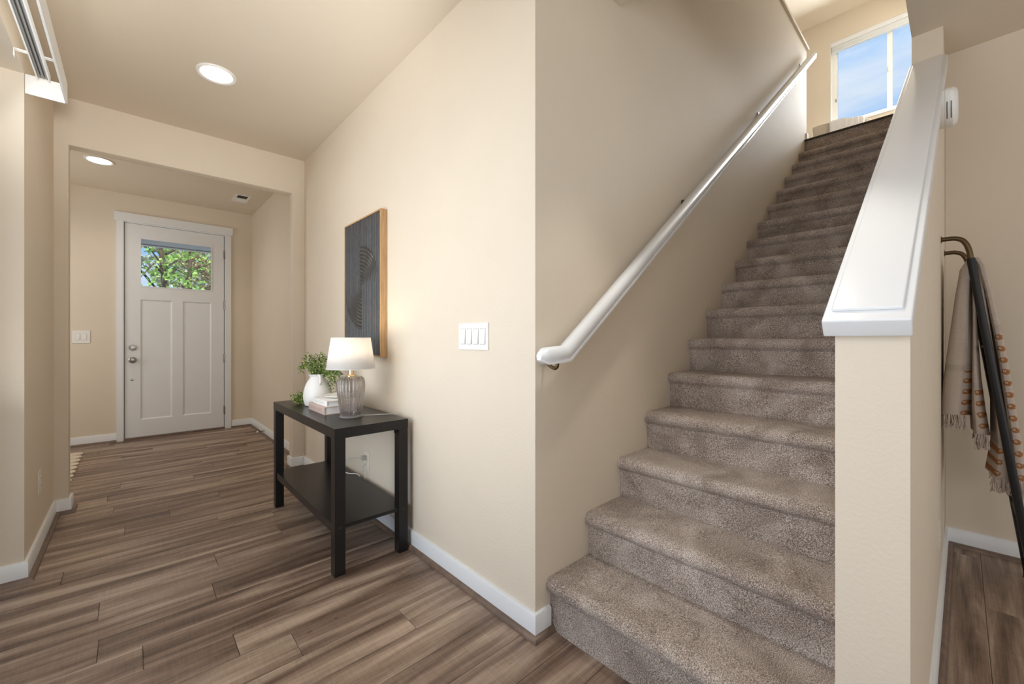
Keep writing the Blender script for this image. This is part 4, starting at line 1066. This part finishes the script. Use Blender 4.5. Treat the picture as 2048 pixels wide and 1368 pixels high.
soft_box('seat', (6.40, 6.80, 0.915 - 0.19, 0.915 + 0.19, 3.24, 3.46), LINEN, AC, 0.03, AN, CC)
for sg in (1, -1):
    a, b = sorted((0.915 + sg * 0.195, 0.915 + sg * 0.268))
    soft_box('arm', (6.50, 6.80, a, b, 3.22, ztop - 0.06), LINEN, AC, 0.025, AN, CC)
for (px, py) in ((6.40, 0.78), (6.40, 1.05), (6.76, 0.71), (6.76, 1.12)):
    q = rot_pts([(px, py, 0)], CC, AN)[0]
    lathe('leg', [(0.014, 3.0805), (0.022, 3.24)], (q[0], q[1], 0), BARK, AC, seg=12)
# white throw hung over the chair back
bm = bmesh.new(); nx = 24; rows = []
prof = [(0.022, 3.34), (0.010, 3.46), (-0.004, 3.60), (-0.020, ztop - 0.035), (-0.014, ztop + 0.001), (0.016, ztop + 0.012), (0.066, ztop + 0.007), (0.090, ztop - 0.03), (0.092, 3.54)]
for i in range(nx + 1):
    a = -0.58 + 1.035 * i / nx
    x, y = 6.43 - 0.14 * cos(a), 0.915 + 0.285 * sin(a) / sin(1.15); d = Vector((6.62 - x, 0.915 - y)).normalized(); row = []
    for k, (o, z) in enumerate(prof):
        w_ = (0.015 * sin(i * 0.75 + 0.4) + 0.004 * sin(i * 2.3)) * (1 - k / 8) * (-1)
        o2 = o - 0.008 - abs(w_) if k < 5 else o + 0.006 * (k > 6)
        row.append(bm.verts.new(rot_pts([(x + d.x * o2, y + d.y * o2, z + 0.004 * sin(i * 0.5))], CC, AN)[0]))
    rows.append(row)
for a, b in zip(rows, rows[1:]):
    for k in range(len(prof) - 1): bm.faces.new((a[k], b[k], b[k + 1], a[k + 1]))
bmesh.ops.recalc_face_normals(bm, faces=bm.faces)
tw = from_bm('chair_throw', bm, TOWEL); tag(tw, 'white throw draped over the back of the cream armchair on the landing', 'throw')
mod = tw.modifiers.new('thickness', 'SOLIDIFY'); mod.thickness = 0.006; mod.offset = 1

# ================================================================== OUTSIDE, seen through the door glass
gr = box('ground', (-30, 30, 6.3, 60, -0.6, -0.3), PALEGR); struct(gr, 'unseen ground outside the front door, pale to bounce light', 'ground')
pb = root('porch_beam', (0.4, 7.65, 2.4), 'white porch beam under a shade grey soffit outside the door window', 'beam')
box('beam_board', (-2.0, 2.5, 7.60, 7.72, 2.415, 2.475), PLAST, pb, 0.004)
box('beam_underside', (-2.0, 2.5, 7.605, 7.715, 2.398, 2.4145), GREYP, pb)
box('soffit', (-2.0, 2.5, 6.22, 7.6, 2.476, 2.52), GREYP, pb)  # grey stands in for the shade under the porch
for xx in (-1.8, 2.3): box('porch_post', (xx, xx + 0.12, 7.60, 7.72, -0.3, 2.397), PLAST, pb, 0.005)
hs = root('neighbour_house', (-1.8, 19, -0.3), 'neighbour house with a blue grey gable roof seen through the door glass', 'house')
bm = bmesh.new()
prism('gable_wall', [(-4.3, -0.3), (0.75, -0.3), (0.75, 2.2), (-1.8, 5.9), (-4.3, 2.2)], 'Y', 16.0, 22.0, ROOFM, hs)
for s0, s1 in (((-1.8, 6.0), (0.98, 1.95)), ((-1.8, 6.0), (-4.58, 1.95))):
    nn = 14
    for k in range(nn):
        a = (s0[0] + (s1[0] - s0[0]) * k / nn, s0[1] + (s1[1] - s0[1]) * k / nn); b = (s0[0] + (s1[0] - s0[0]) * (k + 1) / nn, s0[1] + (s1[1] - s0[1]) * (k + 1) / nn)
        prism('roof_course', [(a[0], a[1]), (b[0], b[1] + 0.03), (b[0], b[1] + 0.13), (a[0], a[1] + 0.10)], 'Y', 15.97, 22.4, ROOFM, hs)
def tree(x, y, h, r, mat, label, seed, n=2600, size=0.16, low=0.35, name='tree'):
    rg = random.Random(seed); t = root(name, (x, y, -0.3), label, 'tree', 'trees outside the front door')
    bm = bmesh.new(); tube_bm(bm, [(x, y, -0.3), (x + 0.05, y, h * 0.5), (x + rg.uniform(-.1, .1), y, h * 0.95)], 0.09, 8, lambda q: 1 - 0.75 * q)
    for k in range(14):
        z = h * rg.uniform(low, 0.9); a = rg.uniform(0, 2 * pi); q = r * rg.uniform(0.5, 0.95)
        tube_bm(bm, [(x, y, z), (x + q * 0.5 * cos(a), y + q * 0.5 * sin(a), z + 0.15), (x + q * cos(a), y + q * sin(a), z + 0.3 * rg.uniform(-0.5, 1))], 0.025, 5, lambda q_: 1 - 0.8 * q_)
    from_bm('trunk', bm, BARK, t)
    bm = bmesh.new()
    cl_ = [(Vector((x + r * rg.uniform(-.8, .8), y + r * rg.uniform(-.8, .8), h * rg.uniform(low, 1.0))), rg.uniform(0.25, 0.5) * r) for _ in range(26)]
    for k in range(n):
        c, cr = rg.choice(cl_); p = c + Vector((rg.gauss(0, .5), rg.gauss(0, .5), rg.gauss(0, .4))) * cr
        leaf(bm, p, Vector((rg.uniform(-1, 1), rg.uniform(-1, 1), rg.uniform(-1, 0.6))), size * rg.uniform(0.6, 1.3), rg)
    o = from_bm('foliage', bm, mat, t, smooth=False); o['kind'] = 'stuff'
tree(0.42, 9.6, 3.3, 0.62, TREEG, 'bright green young tree nearest the door glass', 1, 600, 0.075, 0.5)
tree(0.95, 12.2, 4.4, 0.80, TREEG, 'second bright green tree behind the nearest one', 2, 800, 0.09, 0.5)
tree(1.95, 14.9, 4.9, 0.95, TREEO, 'dense olive brown bush tree at the right of the door glass', 3, 3800, 0.11, 0.2)
tree(1.7, 26.5, 9.5, 2.2, TREEB, 'tall grey green tree in the distance behind the young trees', 4, 1000, 0.28, 0.2)
tree(3.4, 34.0, 12.0, 2.6, TREEB, 'tall grey green tree in the distance behind the olive bush tree', 5, 1100, 0.34, 0.2)
tree(1.6, 42.0, 13.0, 3.0, TREEB, 'grey green tree in the distance beside the neighbour roof', 6, 900, 0.42, 0.2)
